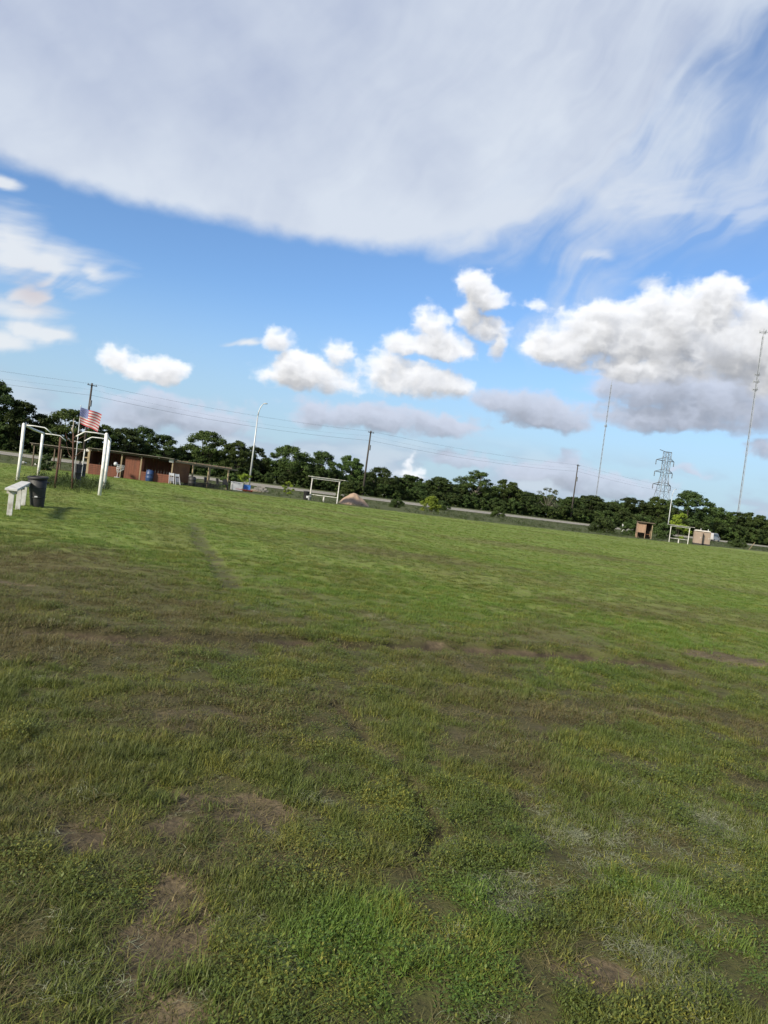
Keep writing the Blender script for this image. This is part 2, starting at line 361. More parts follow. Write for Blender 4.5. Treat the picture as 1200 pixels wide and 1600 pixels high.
# ------------------------------------------------------------------ mesh helpers
class MB:
    def __init__(s): s.v = []; s.f = []
    def quad(s, a, b, c, d):
        n = len(s.v); s.v += [tuple(a), tuple(b), tuple(c), tuple(d)]; s.f.append((n, n + 1, n + 2, n + 3)); return s
    def hexa(s, p):
        n = len(s.v); s.v += [tuple(q) for q in p]
        for f in ((0, 3, 2, 1), (4, 5, 6, 7), (0, 1, 5, 4), (1, 2, 6, 5), (2, 3, 7, 6), (3, 0, 4, 7)): s.f.append(tuple(n + i for i in f))
        return s
    def box(s, c, size, rz=0.0, M3=None):
        hx, hy, hz = (q / 2 for q in size); Mx = M3 or Matrix.Rotation(rz, 3, 'Z'); c = Vector(c)
        return s.hexa([c + Mx @ Vector(q) for q in ((-hx, -hy, -hz), (hx, -hy, -hz), (hx, hy, -hz), (-hx, hy, -hz),
                                                    (-hx, -hy, hz), (hx, -hy, hz), (hx, hy, hz), (-hx, hy, hz))])
    def bar(s, a, b, w, h=None, up=(0, 0, 1)):
        a, b = Vector(a), Vector(b); d = (b - a).normalized(); u = Vector(up)
        if abs(d.dot(u)) > .98: u = Vector((1, 0, 0))
        x = d.cross(u).normalized(); y = x.cross(d); h = h or w; x *= w / 2; y *= h / 2
        return s.hexa([a - x - y, a + x - y, a + x + y, a - x + y, b - x - y, b + x - y, b + x + y, b - x + y])
    def tube(s, pts, radii, n=8, cap=True):
        pts = [Vector(p) for p in pts]
        if not hasattr(radii, '__len__'): radii = [radii] * len(pts)
        base = len(s.v); ref = None
        for i, p in enumerate(pts):
            d = (pts[min(i + 1, len(pts) - 1)] - pts[max(i - 1, 0)]).normalized()
            if ref is None: ref = Vector((1, 0, 0)) if abs(d.x) < .8 else Vector((0, 1, 0))
            x = (ref - d * ref.dot(d)).normalized(); y = d.cross(x); ref = x
            for k in range(n):
                a = 2 * math.pi * k / n; s.v.append(tuple(p + (x * math.cos(a) + y * math.sin(a)) * radii[i]))
        for i in range(len(pts) - 1):
            for k in range(n):
                q = base + i * n; s.f.append((q + k, q + (k + 1) % n, q + n + (k + 1) % n, q + n + k))
        if cap:
            s.f.append(tuple(base + k for k in reversed(range(n)))); e = base + (len(pts) - 1) * n; s.f.append(tuple(e + k for k in range(n)))
        return s
    def lathe(s, prof, c=(0, 0, 0), n=24):
        base = len(s.v); c = Vector(c)
        for r, z in prof:
            for k in range(n):
                a = 2 * math.pi * k / n; s.v.append((c.x + r * math.cos(a), c.y + r * math.sin(a), c.z + z))
        for i in range(len(prof) - 1):
            for k in range(n):
                q = base + i * n; s.f.append((q + k, q + (k + 1) % n, q + n + (k + 1) % n, q + n + k))
        s.f.append(tuple(base + k for k in reversed(range(n)))); e = base + (len(prof) - 1) * n; s.f.append(tuple(e + k for k in range(n)))
        return s
    def mesh(s, name, m, smooth=False):
        me = bpy.data.meshes.new(name); me.from_pydata(s.v, [], s.f); me.materials.append(M[m] if isinstance(m, str) else m)
        if smooth: me.polygons.foreach_set('use_smooth', [True] * len(me.polygons))
        me.update(); return me
    def build(s, name, m, parent=None, smooth=False, bevel=0.0):
        me = s.mesh(name, m, smooth)
        o = bpy.data.objects.new(name, me); C.objects.link(o)
        if parent: o.parent = parent
        if bevel:
            bv = o.modifiers.new('bevel', 'BEVEL'); bv.width = bevel; bv.segments = 2; bv.limit_method = 'ANGLE'
        return o

def tag(o, label, cat, group=None, kind=None):
    if label: o['label'] = label
    if cat: o['category'] = cat
    if group: o['group'] = group
    if kind: o['kind'] = kind
    return o
def thing(name, label, cat, loc=(0, 0, 0), rz=0.0, group=None):
    o = bpy.data.objects.new(name, None); C.objects.link(o); o.location = loc; o.rotation_euler = (0, 0, rz)
    o.empty_display_size = .2
    return tag(o, label, cat, group)
def structure(o): o['kind'] = 'structure'; return o
def stuff(o, cat=None): o['kind'] = 'stuff'; return o
def dup(root, loc, rz, label, scale=None):
    r = root.copy(); C.objects.link(r); r.location = loc; r.rotation_euler = (0, 0, rz); r['label'] = label
    if scale: r.scale = scale
    for ch in list(root.children):
        c = ch.copy(); C.objects.link(c); c.parent = r
        for q in list(ch.children):
            d = q.copy(); C.objects.link(d); d.parent = c
    return r

# ------------------------------------------------------------------ the lie of the land (plain numpy, metres)
ROAD = np.array([(-160, 40), (-48, 88), (-18, 104), (12, 126), (46, 162), (120, 235), (300, 400)], float)   # near edge of the highway
ROAD_W = 22.0
def poly_sd(x, y, P):
    x = np.asarray(x, float); y = np.asarray(y, float); best = np.full(x.shape, 1e9); sg = np.ones(x.shape)
    for a, b in zip(P[:-1], P[1:]):
        d = b - a; L2 = d @ d; t = np.clip(((x - a[0]) * d[0] + (y - a[1]) * d[1]) / L2, 0, 1)
        r = np.hypot(x - a[0] - d[0] * t, y - a[1] - d[1] * t)
        s = np.where(d[0] * (y - a[1]) - d[1] * (x - a[0]) > 0, 1.0, -1.0)
        m = r < best; best = np.where(m, r, best); sg = np.where(m, s, sg)
    return best * sg
PITCH = np.array([(-60, 52), (-15.8, 60.2), (-6.7, 63.2), (0, 67), (9.3, 71.1), (20.8, 79.1), (30.4, 87), (44.7, 102.3), (62.7, 121.5), (200, 262)], float)

def stroke(x, y, pts, w):
    """1 on a line through pts, fading over w metres"""
    P = np.array(pts, float); d = np.abs(poly_sd(x, y, P)); return 1 - sstep(d, w * .35, w)
def blob(x, y, cx, cy, rx, ry):
    return 1 - sstep(np.hypot((x - cx) / rx, (y - cy) / ry), .45, 1.15)
RUT = [(-6.5, 6.6), (-3.5, 5.9), (-1.83, 6.13), (-.72, 6.75), (.30, 7.33), (1.24, 7.59), (2.21, 7.97), (3.4, 8.1)]
RUT2 = [(-.25, 5.3), (-.05, 4.72), (.14, 4.21), (.31, 3.72), (.44, 3.14)]
RUT3 = [(-5.2, 20.5), (-3.60, 15.0), (-2.49, 11.8), (-1.89, 9.9)]
def wob(x, y, sc, amp, seed):
    return x + (fbm(x * sc, y * sc, seed, 3) - .5) * amp, y + (fbm(x * sc + 40, y * sc, seed + 7, 3) - .5) * amp
LAND = {}
def land(x, y):
    """height, bare soil, lushness"""
    x = np.asarray(x, float); y = np.asarray(y, float); d = np.hypot(x, y)
    wx, wy = wob(x, y, 1.1, .9, 3)
    ux, uy = wob(x, y, 2.6, .28, 9)
    soil = np.zeros_like(x)
    for cx, cy, rx, ry, a in ((-.60, 3.26, .34, .12, 1.0), (-.35, 3.36, .30, .10, 1.0), (-1.05, 2.84, .22, .16, .9), (-.75, 3.0, .3, .16, .55), (-.52, 2.32, .20, .46, 1.0), (-.47, 1.9, .18, .35, 1.0),
                              (4.5, 9.25, .85, .42, 1.0), (-4.0, 8.0, .5, .25, .6), (1.55, 5.75, .5, .18, .7), (2.6, 6.05, .6, .16, .7), (-2.03, 5.85, .17, .11, 1.0), (.82, 2.46, .20, .13, .95), (1.02, 2.4, .14, .10, .8)):
        soil = np.maximum(soil, a * blob(ux, uy, cx, cy, rx, ry))
    brk = fbm(x * 7, y * 7, 95, 4); soil = np.clip(soil * 1.6 - .95 * sstep(brk, .42, .66), 0, 1)
    rut = np.maximum(stroke(ux, uy, RUT, .22) * (.35 + .65 * sstep(fbm(x * 1.3, y * 1.3, 31), .36, .52)), np.maximum(.5 * stroke(ux, uy, RUT2, .06), .5 * stroke(ux, uy, RUT3, .26)))
    thin = np.zeros_like(x)                      # thin brown grass
    for cx, cy, rx, ry, a in ((-4.2, 8.6, 2.6, 3.6, .75), (-2.4, 6.2, 1.9, 1.3, .7), (-1.2, 6.5, 2.0, .8, .35), (5.2, 13.2, 3.0, 1.2, .5), (8.2, 14.8, 4.0, 1.2, .45), (1.5, 5.7, 1.3, .45, .8), (2.6, 6.1, 1.3, .55, .75),
                              (3.2, 9.0, 2.6, .7, .3), (-1.4, 2.6, .7, 1.2, .55), (-.4, 3.0, .5, .35, .5), (.3, 7.0, 1.6, .4, .3), (1.6, 4.0, .7, .3, .25), (.8, 18.8, 3.0, 1.6, .45), (7.3, 31.5, 6.0, 2.6, .65), (-3.0, 24., 3., 2., .35), (-6.5, 33., 5., 1.4, .5), (-2., 44., 6., 2.2, .45), (12., 22., 5., 1.4, .3)):
        thin = np.maximum(thin, a * blob(wx, wy, cx, cy, rx, ry))
    n1 = fbm(x * .9, y * .9, 21); n2 = fbm(x * .22, y * .22, 22); n3 = fbm(x * 3.1, y * 3.1, 23)
    near = 1 - sstep(d, 7, 16)
    thin = np.clip(thin * .8 + near * sstep(n1, .50, .72) * .60 + (1 - near) * sstep(n2, .56, .78) * .25, 0, 1)
    soil = np.clip(np.maximum(soil, rut * .85) + near * sstep(n1 * .6 + n3 * .4, .60, .72) * .5 * (thin > .3), 0, 1)
    lush = np.clip(.30 + .56 * sstep(d, 6.5, 13) + (fbm(x * .5, y * .5, 44) - .5) * .9, 0, 1)
    lush = np.maximum(lush, .85 * blob(wx, wy, .25, 2.5, .55, .55)); lush = np.maximum(lush, .75 * blob(wx, wy, 1.5, 3.0, .6, .5))
    # mower passes
    ph = np.sin((x * .93 + y * .37) * 2 * math.pi / 2.5 + 1.5 * fbm(x * .15, y * .15, 47))
    lush = np.clip(lush + .34 * ph * sstep(d, 8, 14) * (.4 + fbm(x * .3, y * .3, 46)), 0, 1)
    thin = np.clip(thin + .30 * np.clip(ph - .55, 0, 1) * sstep(d, 9, 14) * (1 - sstep(d, 28, 45)), 0, 1)
    line = stroke(x, y, PITCH + np.array([.9, -1.6]), 1.3) * .55
    soil = np.maximum(soil, line * (.5 + .5 * fbm(x * .6, y * .6, 51)))
    # heights
    z = (fbm(x * .35, y * .35, 61) - .5) * .10 * sstep(d, 1.5, 9) + (n1 - .5) * .05 + (n3 - .5) * .028 + (fbm(x * 9, y * 9, 65, 2) - .5) * .016 * (d < 20)
    z = z - rut * .06 - soil * .012 + .03 * stroke(ux, uy + .0, np.array(RUT) + np.array((0, .3)), .3)
    z = np.where(d > 60, z * (1 - sstep(d, 60, 120)), z)
    s = poly_sd(x, y, ROAD)
    LAND['rut'] = np.clip(rut * 1.5 - .35 * (n3 < .40), 0, 1); LAND['litter'] = 1 - sstep(d + (n1 - .5) * 6, 6, 14)
    z = z + np.where(s < 0, .08 * sstep(s, -6, 0), .08 + .5 * np.clip(s / ROAD_W, 0, 1))
    verge = sstep(poly_sd(x, y, PITCH), .3, 2.2)
    return z, soil, lush * (1 - thin * .85), thin, verge
def height(x, y): return float(land(np.array([x]), np.array([y]))[0][0])

# ground: one sheet out to the horizon, finer where the field lies open
rad = [0.0, .35]
while rad[-1] < 7000:
    r_ = rad[-1]; rad.append(r_ + max(.035, r_ * (.016 if r_ < 30 else .03 if r_ < 200 else .12)))
rad = np.array(rad)
ang = np.concatenate([np.arange(-42, 42, .28), np.arange(42, 318, 4.0)]) * math.pi / 180
nr, na = len(rad), len(ang)
RR, AA = np.meshgrid(rad, ang, indexing='ij')
X, Y = (RR * np.sin(AA)).ravel(), (RR * np.cos(AA)).ravel()
Z, soil, lush, thin, verge = land(X, Y); rut_, litter_ = LAND['rut'], LAND['litter']
ii, jj = np.meshgrid(np.arange(nr - 1), np.arange(na), indexing='ij'); j2 = (jj + 1) % na
F = np.stack([ii * na + jj, ii * na + j2, (ii + 1) * na + j2, (ii + 1) * na + jj], -1).reshape(-1, 4)
def np_mesh(name, V, F, attrs=None, m=None, smooth=True):
    me = bpy.data.meshes.new(name); k = F.shape[1]
    me.vertices.add(len(V)); me.vertices.foreach_set('co', np.ascontiguousarray(V, dtype=np.float32).ravel())
    me.loops.add(F.size); me.loops.foreach_set('vertex_index', np.ascontiguousarray(F, dtype=np.int32).ravel())
    me.polygons.add(len(F)); me.polygons.foreach_set('loop_start', np.arange(0, F.size, k, dtype=np.int32))
    me.polygons.foreach_set('loop_total', np.full(len(F), k, dtype=np.int32))
    me.polygons.foreach_set('use_smooth', np.full(len(F), smooth))
    for an, av in (attrs or {}).items():
        a = me.attributes.new(an, 'FLOAT', 'POINT'); a.data.foreach_set('value', np.asarray(av, np.float32))
    me.update(calc_edges=True); me.validate()
    if m: me.materials.append(m)
    return me

LAWN = dict(thatch=(.104, .094, .040), olive=(.150, .160, .040), green=(.156, .226, .040), soil=(.058, .046, .030), tan=(.20, .155, .095))
def ground_mat(g, b):
    gm = g.n('ShaderNodeNewGeometry'); P = gm.outputs['Position']
    A = lambda n: g.n('ShaderNodeAttribute', attribute_name=n).outputs['Fac']
    f1 = g.noise(P, 28.0, 5.0, .65); f2 = g.noise(P, 5.0, 5.0, .62); f3 = g.noise(P, .7, 5.0, .6); f4 = g.noise(P, .09, 4.0, .55)
    lush = g.m('ADD', A('lush'), g.m('MULTIPLY', g.m('SUBTRACT', f2, .5), .7), clamp=True)
    lush = g.m('ADD', lush, g.m('MULTIPLY', g.m('SUBTRACT', f3, .5), .9), clamp=True)
    c = g.mix(lush, LAWN['olive'], LAWN['green'])
    c = g.mix(g.m('MULTIPLY', g.smooth(f4, .40, .72), .5), c, (.195, .225, .054))
    thin = g.m('ADD', g.m('ADD', A('thin'), g.m('MULTIPLY', g.m('SUBTRACT', f2, .5), 1.5)), g.m('MULTIPLY', g.m('SUBTRACT', f1, .5), .8), clamp=True)
    mat_ = g.m('ADD', g.smooth(f1, .42, .62, 0, .50), g.m('MULTIPLY', thin, .55), clamp=True)
    c = g.mix(mat_, c, LAWN['thatch'])
    c = g.mix(g.m('MULTIPLY', g.smooth(f2, .58, .80), g.m('MULTIPLY_ADD', thin, .6, .12)), c, (.17, .145, .075))
    c = g.mix(g.m('MULTIPLY', A('litter'), g.smooth(g.m('ADD', f1, f2), .75, 1.25, .95, .70)), c, g.mix(f2, (.026, .022, .013), (.060, .052, .026)))
    sf = g.m('ADD', A('soil'), g.m('MULTIPLY', g.m('SUBTRACT', f2, .5), .8))
    sc = g.mix(g.smooth(g.m('ADD', f3, g.m('MULTIPLY', f1, .5)), .58, .98), LAWN['soil'], LAWN['tan'])
    c = g.mix(g.smooth(sf, .30, .70), c, sc)
    c = g.mix(g.m('MULTIPLY', A('rut'), .75), c, (.028, .022, .015))
    vg = g.mix(g.smooth(f3, .35, .7), (.046, .058, .020), (.090, .094, .038))
    c = g.mix(A('verge'), c, vg)
    g.put(b.inputs['Base Color'], c); b.inputs['Roughness'].default_value = .95; b.inputs['Specular IOR Level'].default_value = .15
    bp = g.n('ShaderNodeBump'); bp.inputs['Strength'].default_value = .6; bp.inputs['Distance'].default_value = .02
    g.put(bp.inputs['Height'], g.m('ADD', f1, g.m('MULTIPLY', f2, 1.5))); g.t.links.new(bp.outputs[0], b.inputs['Normal'])
GM = mat('field_ground', ground_mat)
go = bpy.data.objects.new('ground', np_mesh('ground', np.stack([X, Y, Z], 1), F, dict(soil=soil, lush=lush, thin=thin, verge=verge, rut=rut_, litter=litter_), GM))
C.objects.link(go); structure(go)

# highway: concrete ribbon with kerb shoulder lines, along the far side
def offset(P, s):
    out = []
    for i in range(len(P)):
        a = P[max(i - 1, 0)]; b = P[min(i + 1, len(P) - 1)]; d = (b - a) / np.hypot(*(b - a)); out.append(P[i] + s * np.array((-d[1], d[0])))
    return np.array(out)
def densify(P, step):
    out = []
    for a, b in zip(P[:-1], P[1:]):
        n = max(1, int(np.hypot(*(b - a)) / step)); out += [a + (b - a) * i / n for i in range(n)]
    return np.array(out + [P[-1]])
def ribbon(name, s0, s1, lift, m, ncross=4, step=6):
    ss = np.linspace(s0, s1, ncross); base = densify(ROAD, step); rows = [offset(base, s) for s in ss]
    V = np.concatenate(rows); z = land(V[:, 0], V[:, 1])[0] + lift; n = len(base)
    Fs = [(k * n + i, k * n + i + 1, (k + 1) * n + i + 1, (k + 1) * n + i) for k in range(ncross - 1) for i in range(n - 1)]
    o = bpy.data.objects.new(name, np_mesh(name, np.column_stack([V, z]), np.array(Fs), None, m)); C.objects.link(o); return structure(o)
ribbon('highway', 3.0, 15.0, .05, M['concrete_road'], 10)
ribbon('road_line', 3.9, 4.1, .075, M['white_paint'], 2)
ribbon('road_line', 13.9, 14.1, .075, M['white_paint'], 2)

# ------------------------------------------------------------------ grass (nobody could count it)
def blade_mesh(name, n, h, spread, width, lean, m, lie=0.0, seed=0):
    r = np.random.default_rng(seed); V = []; Fq = []; T = []
    for i in range(n):
        a = r.uniform(0, 2 * math.pi); rr = spread * math.sqrt(r.uniform()); bx, by = rr * math.cos(a), rr * math.sin(a)
        hh = h * r.uniform(.45, 1.15); yaw = r.uniform(0, 2 * math.pi); ln = lean * r.uniform(.3, 1.5); w = width * r.uniform(.6, 1.25)
        dx, dy = math.cos(yaw), math.sin(yaw); px, py = -dy, dx; tone = r.uniform()
        for k_, t in enumerate((0, .4, .75, 1.0)):
            if lie: f = hh * t; z = .012 + lie * hh * math.sin(t * math.pi) * .25 + .02 * i / n; ox = dx * f + px * ln * hh * t * t; oy = dy * f + py * ln * hh * t * t
            else: z = hh * (t - .18 * ln * t * t * t); ox = dx * ln * hh * t * t; oy = dy * ln * hh * t * t
            ww = w * (1 - t) ** .6 / 2 if k_ < 3 else w * .06
            V += [(bx + ox - px * ww, by + oy - py * ww, z), (bx + ox + px * ww, by + oy + py * ww, z)]; T += [tone, tone]
        b0 = len(V) - 8
        for k_ in range(3): Fq.append((b0 + 2 * k_, b0 + 2 * k_ + 1, b0 + 2 * k_ + 3, b0 + 2 * k_ + 2))
    return np_mesh(name, np.array(V), np.array(Fq), dict(tint=T), m, smooth=False)
def leafy_mesh(name, n, h, spread, size, m, seed=0):
    """small broad-leaved weed: stems with leaves set at all angles"""
    r = np.random.default_rng(seed); V = []; Fq = []; T = []
    for i in range(n):
        a = r.uniform(0, 2 * math.pi); rr = spread * math.sqrt(r.uniform()); c = Vector((rr * math.cos(a), rr * math.sin(a), h * r.uniform(.25, 1.0)))
        yaw = r.uniform(0, 2 * math.pi); pit = r.uniform(-.2, 1.3); s = size * r.uniform(.4, 1.7); wd = r.uniform(.12, .26)
        d = Vector((math.cos(yaw) * math.cos(pit), math.sin(yaw) * math.cos(pit), math.sin(pit))); sd2 = Vector((-math.sin(yaw), math.cos(yaw), r.uniform(-.4, .4))).normalized()
        tone = r.uniform(); b0 = len(V)
        V += [tuple(c), tuple(c + d * s * .5 + sd2 * s * wd), tuple(c + d * s), tuple(c + d * s * .5 - sd2 * s * wd)]; T += [tone] * 4; Fq.append((b0, b0 + 1, b0 + 2, b0 + 3))
    return np_mesh(name, np.array(V), np.array(Fq), dict(tint=T), m, smooth=False)

def grass_mat(name, cold, colg, coly, straw=0.0):
    def fn(g, b):
        tint = g.n('ShaderNodeAttribute', attribute_name='tint').outputs['Fac']
        L = g.n('ShaderNodeAttribute', attribute_name='lush', attribute_type='INSTANCER').outputs['Fac']
        Tn = g.n('ShaderNodeAttribute', attribute_name='thin', attribute_type='INSTANCER').outputs['Fac']
        gm = g.n('ShaderNodeNewGeometry'); n = g.noise(gm.outputs['Position'], 2.2, 4.0, .6)
        lush = g.m('ADD', L, g.m('MULTIPLY', g.m('SUBTRACT', tint, .5), .6), clamp=True)
        c = g.mix(lush, cold, colg)
        c = g.mix(g.smooth(g.m('ADD', g.m('MULTIPLY', tint, .5), n), .78, 1.05), c, coly)
        dead = g.smooth(g.m('ADD', g.m('MULTIPLY', tint, .8), g.m('MULTIPLY', Tn, .75)), .78, 1.25)
        c = g.mix(dead, c, (.150, .124, .052))
        g.put(b.inputs['Base Color'], c); b.inputs['Roughness'].default_value = .55; b.inputs['Specular IOR Level'].default_value = .3
        tr = g.n('ShaderNodeBsdfTranslucent'); g.put(tr.inputs[0], c)
        ms = g.n('ShaderNodeMixShader'); ms.inputs[0].default_value = .3
        o = [q for q in g.t.nodes if q.type == 'OUTPUT_MATERIAL'][0]
        g.t.links.new(b.outputs[0], ms.inputs[1]); g.t.links.new(tr.outputs[0], ms.inputs[2]); g.t.links.new(ms.outputs[0], o.inputs[0])
    return mat(name, fn)
GRASS = grass_mat('grass_blade', (.094, .106, .027), (.112, .190, .028), (.21, .205, .038))
WEED = grass_mat('low_weed', (.090, .112, .025), (.086, .160, .024), (.21, .205, .037))
STRAW = worn('straw', (.23, .24, .145), (.14, .14, .08), .8, 4.0, bump=0)
DRY = grass_mat('dry_blade', (.135, .115, .048), (.12, .12, .042), (.22, .18, .08))

def proto_coll(name, meshes):
    col_ = bpy.data.collections.new(name)
    for i, me in enumerate(meshes):
        o = bpy.data.objects.new('%s_%02d' % (name, i), me); col_.objects.link(o)
    return col_
tufts = proto_coll('tuft', [
    blade_mesh('tuft', 26, .060, .045, .0040, .55, GRASS, seed=1), blade_mesh('tuft', 30, .042, .06, .0044, .8, GRASS, seed=2),
    blade_mesh('tuft', 20, .080, .035, .0038, .5, GRASS, seed=3), leafy_mesh('weed', 64, .066, .055, .0115, WEED, seed=4),
    leafy_mesh('weed', 54, .046, .06, .0098, WEED, seed=5), blade_mesh('dry_tuft', 34, .040, .085, .0034, 1.6, DRY, seed=6),
    blade_mesh('straw', 34, .055, .055, .0017, .8, STRAW, lie=.8, seed=7), blade_mesh('straw', 24, .040, .07, .0018, 1.1, STRAW, lie=.8, seed=8)])

def scatter_object(name, coll, P, rot, scl, idx, attrs):
    me = bpy.data.meshes.new(name); n = len(P)
    me.vertices.add(n); me.vertices.foreach_set('co', np.asarray(P, np.float32).ravel())
    def at(nm, ty, v, key='value'):
        a = me.attributes.new(nm, ty, 'POINT'); a.data.foreach_set(key, np.ascontiguousarray(v).ravel())
    at('rot', 'FLOAT_VECTOR', np.asarray(rot, np.float32), 'vector'); at('scl', 'FLOAT_VECTOR', np.asarray(scl, np.float32), 'vector'); at('idx', 'INT', np.asarray(idx, np.int32))
    for nm, v in attrs.items(): at(nm, 'FLOAT', np.asarray(v, np.float32))
    o = bpy.data.objects.new(name, me); C.objects.link(o)
    ng = bpy.data.node_groups.new(name, 'GeometryNodeTree')
    ng.interface.new_socket('Geometry', in_out='INPUT', socket_type='NodeSocketGeometry'); ng.interface.new_socket('Geometry', in_out='OUTPUT', socket_type='NodeSocketGeometry')
    N = ng.nodes.new; L = ng.links.new
    gi, go_ = N('NodeGroupInput'), N('NodeGroupOutput'); ip = N('GeometryNodeInstanceOnPoints'); ci = N('GeometryNodeCollectionInfo')
    ci.inputs[0].default_value = coll; ci.inputs['Separate Children'].default_value = True; ci.inputs['Reset Children'].default_value = True
    def na(nm, ty):
        q = N('GeometryNodeInputNamedAttribute'); q.data_type = ty; q.inputs[0].default_value = nm; return q.outputs[0]
    L(gi.outputs[0], ip.inputs['Points']); L(ci.outputs[0], ip.inputs['Instance']); ip.inputs['Pick Instance'].default_value = True
    L(na('idx', 'INT'), ip.inputs['Instance Index']); L(na('rot', 'FLOAT_VECTOR'), ip.inputs['Rotation']); L(na('scl', 'FLOAT_VECTOR'), ip.inputs['Scale'])
    L(ip.outputs[0], go_.inputs[0])
    md = o.modifiers.new('scatter', 'NODES'); md.node_group = ng
    return stuff(o)

PX, PY, SC = [], [], []
for d0, d1, dens, sc, a0, a1 in ((.3, 5.5, 750, 1.05, 40, 180), (5.5, 12, 300, 1.25, 40, 75), (12, 30, 70, 1.6, 40, 60), (1.2, 4.5, 1500, 1.0, 0, 40), (4.5, 8, 1000, 1.05, 0, 40), (8, 14, 480, 1.2, 0, 40), (14, 24, 150, 1.45, 0, 40), (24, 40, 55, 1.6, 0, 40), (40, 64, 22, 1.9, 0, 40), (64, 110, 7, 2.3, 0, 40)):
    n = int(dens * R(a1 - a0) * (d1 * d1 - d0 * d0))
    d = np.sqrt(rng.uniform(d0 * d0, d1 * d1, n)); a = rng.uniform(R(a0), R(a1), n) * rng.choice((-1, 1), n)
    PX.append(d * np.sin(a)); PY.append(d * np.cos(a)); SC.append(np.full(n, sc))
PX, PY, SC = map(np.concatenate, (PX, PY, SC))
gz, gs, gl_, gt, gv = land(PX, PY); gr = LAND['rut']
dist = np.hypot(PX, PY)
keep = rng.uniform(size=len(PX)) > np.clip(gs * 1.0 - .05 + gt * .30 * (dist < 14) + gr * 1.2, 0, .84)
clump = .6 * fbm(PX * 8.5, PY * 8.5, 97, 3) + .4 * fbm(PX * 3.2, PY * 3.2, 98, 3)               # growth in clumps with gaps between
keep &= (rng.uniform(size=len(PX)) < .16 + 1.0 * sstep(clump, .36, .55)) | (dist > 16)
keep &= poly_sd(PX, PY, PITCH) < 1.0
PX, PY, SC, gz, gl_, gt, dist, clump, gs = (q[keep] for q in (PX, PY, SC, gz, gl_, gt, dist, clump, gs))
n = len(PX); u = rng.uniform(size=n)
wn = fbm(PX * 1.6, PY * 1.6, 77)                     # where the weeds grow thick
wpatch = np.clip(sstep(wn, .46, .60) * (dist < 9) + .9 * blob(PX, PY, .3, 2.1, .8, .55), 0, 1)
idx = np.where(u < .40, 0, np.where(u < .75, 1, 2))
idx = np.where(rng.uniform(size=n) < wpatch * (.40 + .25 * (dist < 3.6)), np.where(u < .5, 3, 4), idx)
idx = np.where(rng.uniform(size=n) < np.maximum(np.maximum(gt * .55, gs * .8), .75 * (1 - sstep(clump, .34, .48)) * (dist < 16)), 5, idx)
sp = .014 + .42 * blob(PX, PY, .95, 3.1, .6, .8) * sstep(fbm(PX * 4, PY * 4, 78), .47, .58) + .35 * blob(PX, PY, 1.15, 2.5, .25, .25) + .30 * blob(PX, PY, 1.7, 3.7, .9, .6) * sstep(fbm(PX * 3, PY * 3, 87), .5, .6) + .10 * blob(PX, PY, -.15, 3.5, .2, .1) + .05 * blob(PX, PY, -.7, 2.0, .4, .4)
idx = np.where((rng.uniform(size=n) < sp) & (dist < 9), np.where(u < .5, 6, 7), idx)
tall = .50 + .6 * fbm(PX * 1.1, PY * 1.1, 79) ** 1.5 + 1.0 * sstep(clump, .42, .68)
sx = SC * rng.uniform(.75, 1.25, n); sz = SC * .50 * tall * rng.uniform(.7, 1.3, n) * np.where(dist < 8, 1.0, np.where(dist < 14, .75, .55))
rot = np.column_stack([rng.normal(0, .10, n), rng.normal(0, .10, n), rng.uniform(0, 6.283, n)])
scatter_object('grass', tufts, np.column_stack([PX, PY, gz - .004]), rot, np.column_stack([sx, sx, sz]), idx, dict(lush=gl_, thin=gt))

# tall rough growth: under the goals, on the verge, along the foot of the trees
rough = proto_coll('rough_growth', [blade_mesh('tall_blades', 30, .55, .22, .012, .7, M['weed_leaf'], seed=21), blade_mesh('tall_blades', 26, .75, .25, .012, .5, M['weed_leaf'], seed=22),
    leafy_mesh('tall_weed', 60, .6, .30, .10, M['weed_leaf'], seed=23), leafy_mesh('tall_weed', 80, .45, .35, .09, M['weed_leaf'], seed=24)])
def rough_patch(name, P, s, sz_):
    z = land(P[:, 0], P[:, 1])[0]; n = len(P); a = s * rng.uniform(.6, 1.3, n)
    return scatter_object(name, rough, np.column_stack([P, z - .03]), np.column_stack([rng.normal(0, .1, n), rng.normal(0, .1, n), rng.uniform(0, 6.28, n)]),
                          np.column_stack([a, a, a * sz_]), rng.integers(0, 4, n), {})
P = np.column_stack([rng.normal(-14.6, 1.5, 420), rng.uniform(29, 40, 420)])
P = P[(np.abs(P[:, 0] + 14.6 + (P[:, 1] - 34) * .36) < 1.7)]
rough_patch('tall_weeds', P, .75, .9)
n = 26000; P = np.column_stack([rng.uniform(-70, 160, n), rng.uniform(50, 240, n)])
sp_, sr_ = poly_sd(P[:, 0], P[:, 1], PITCH), poly_sd(P[:, 0], P[:, 1], ROAD)
kk = (sp_ > 1.2) & (sr_ < -3) & (np.abs(np.degrees(np.arctan2(P[:, 0], P[:, 1]))) < 40) & (fbm(P[:, 0] * .12, P[:, 1] * .12, 90) > .40)
kk &= rng.uniform(size=n) < np.where(np.abs(sp_ - 5) < 5, 1, .5)
rough_patch('verge_weeds', P[kk], .9, .62)

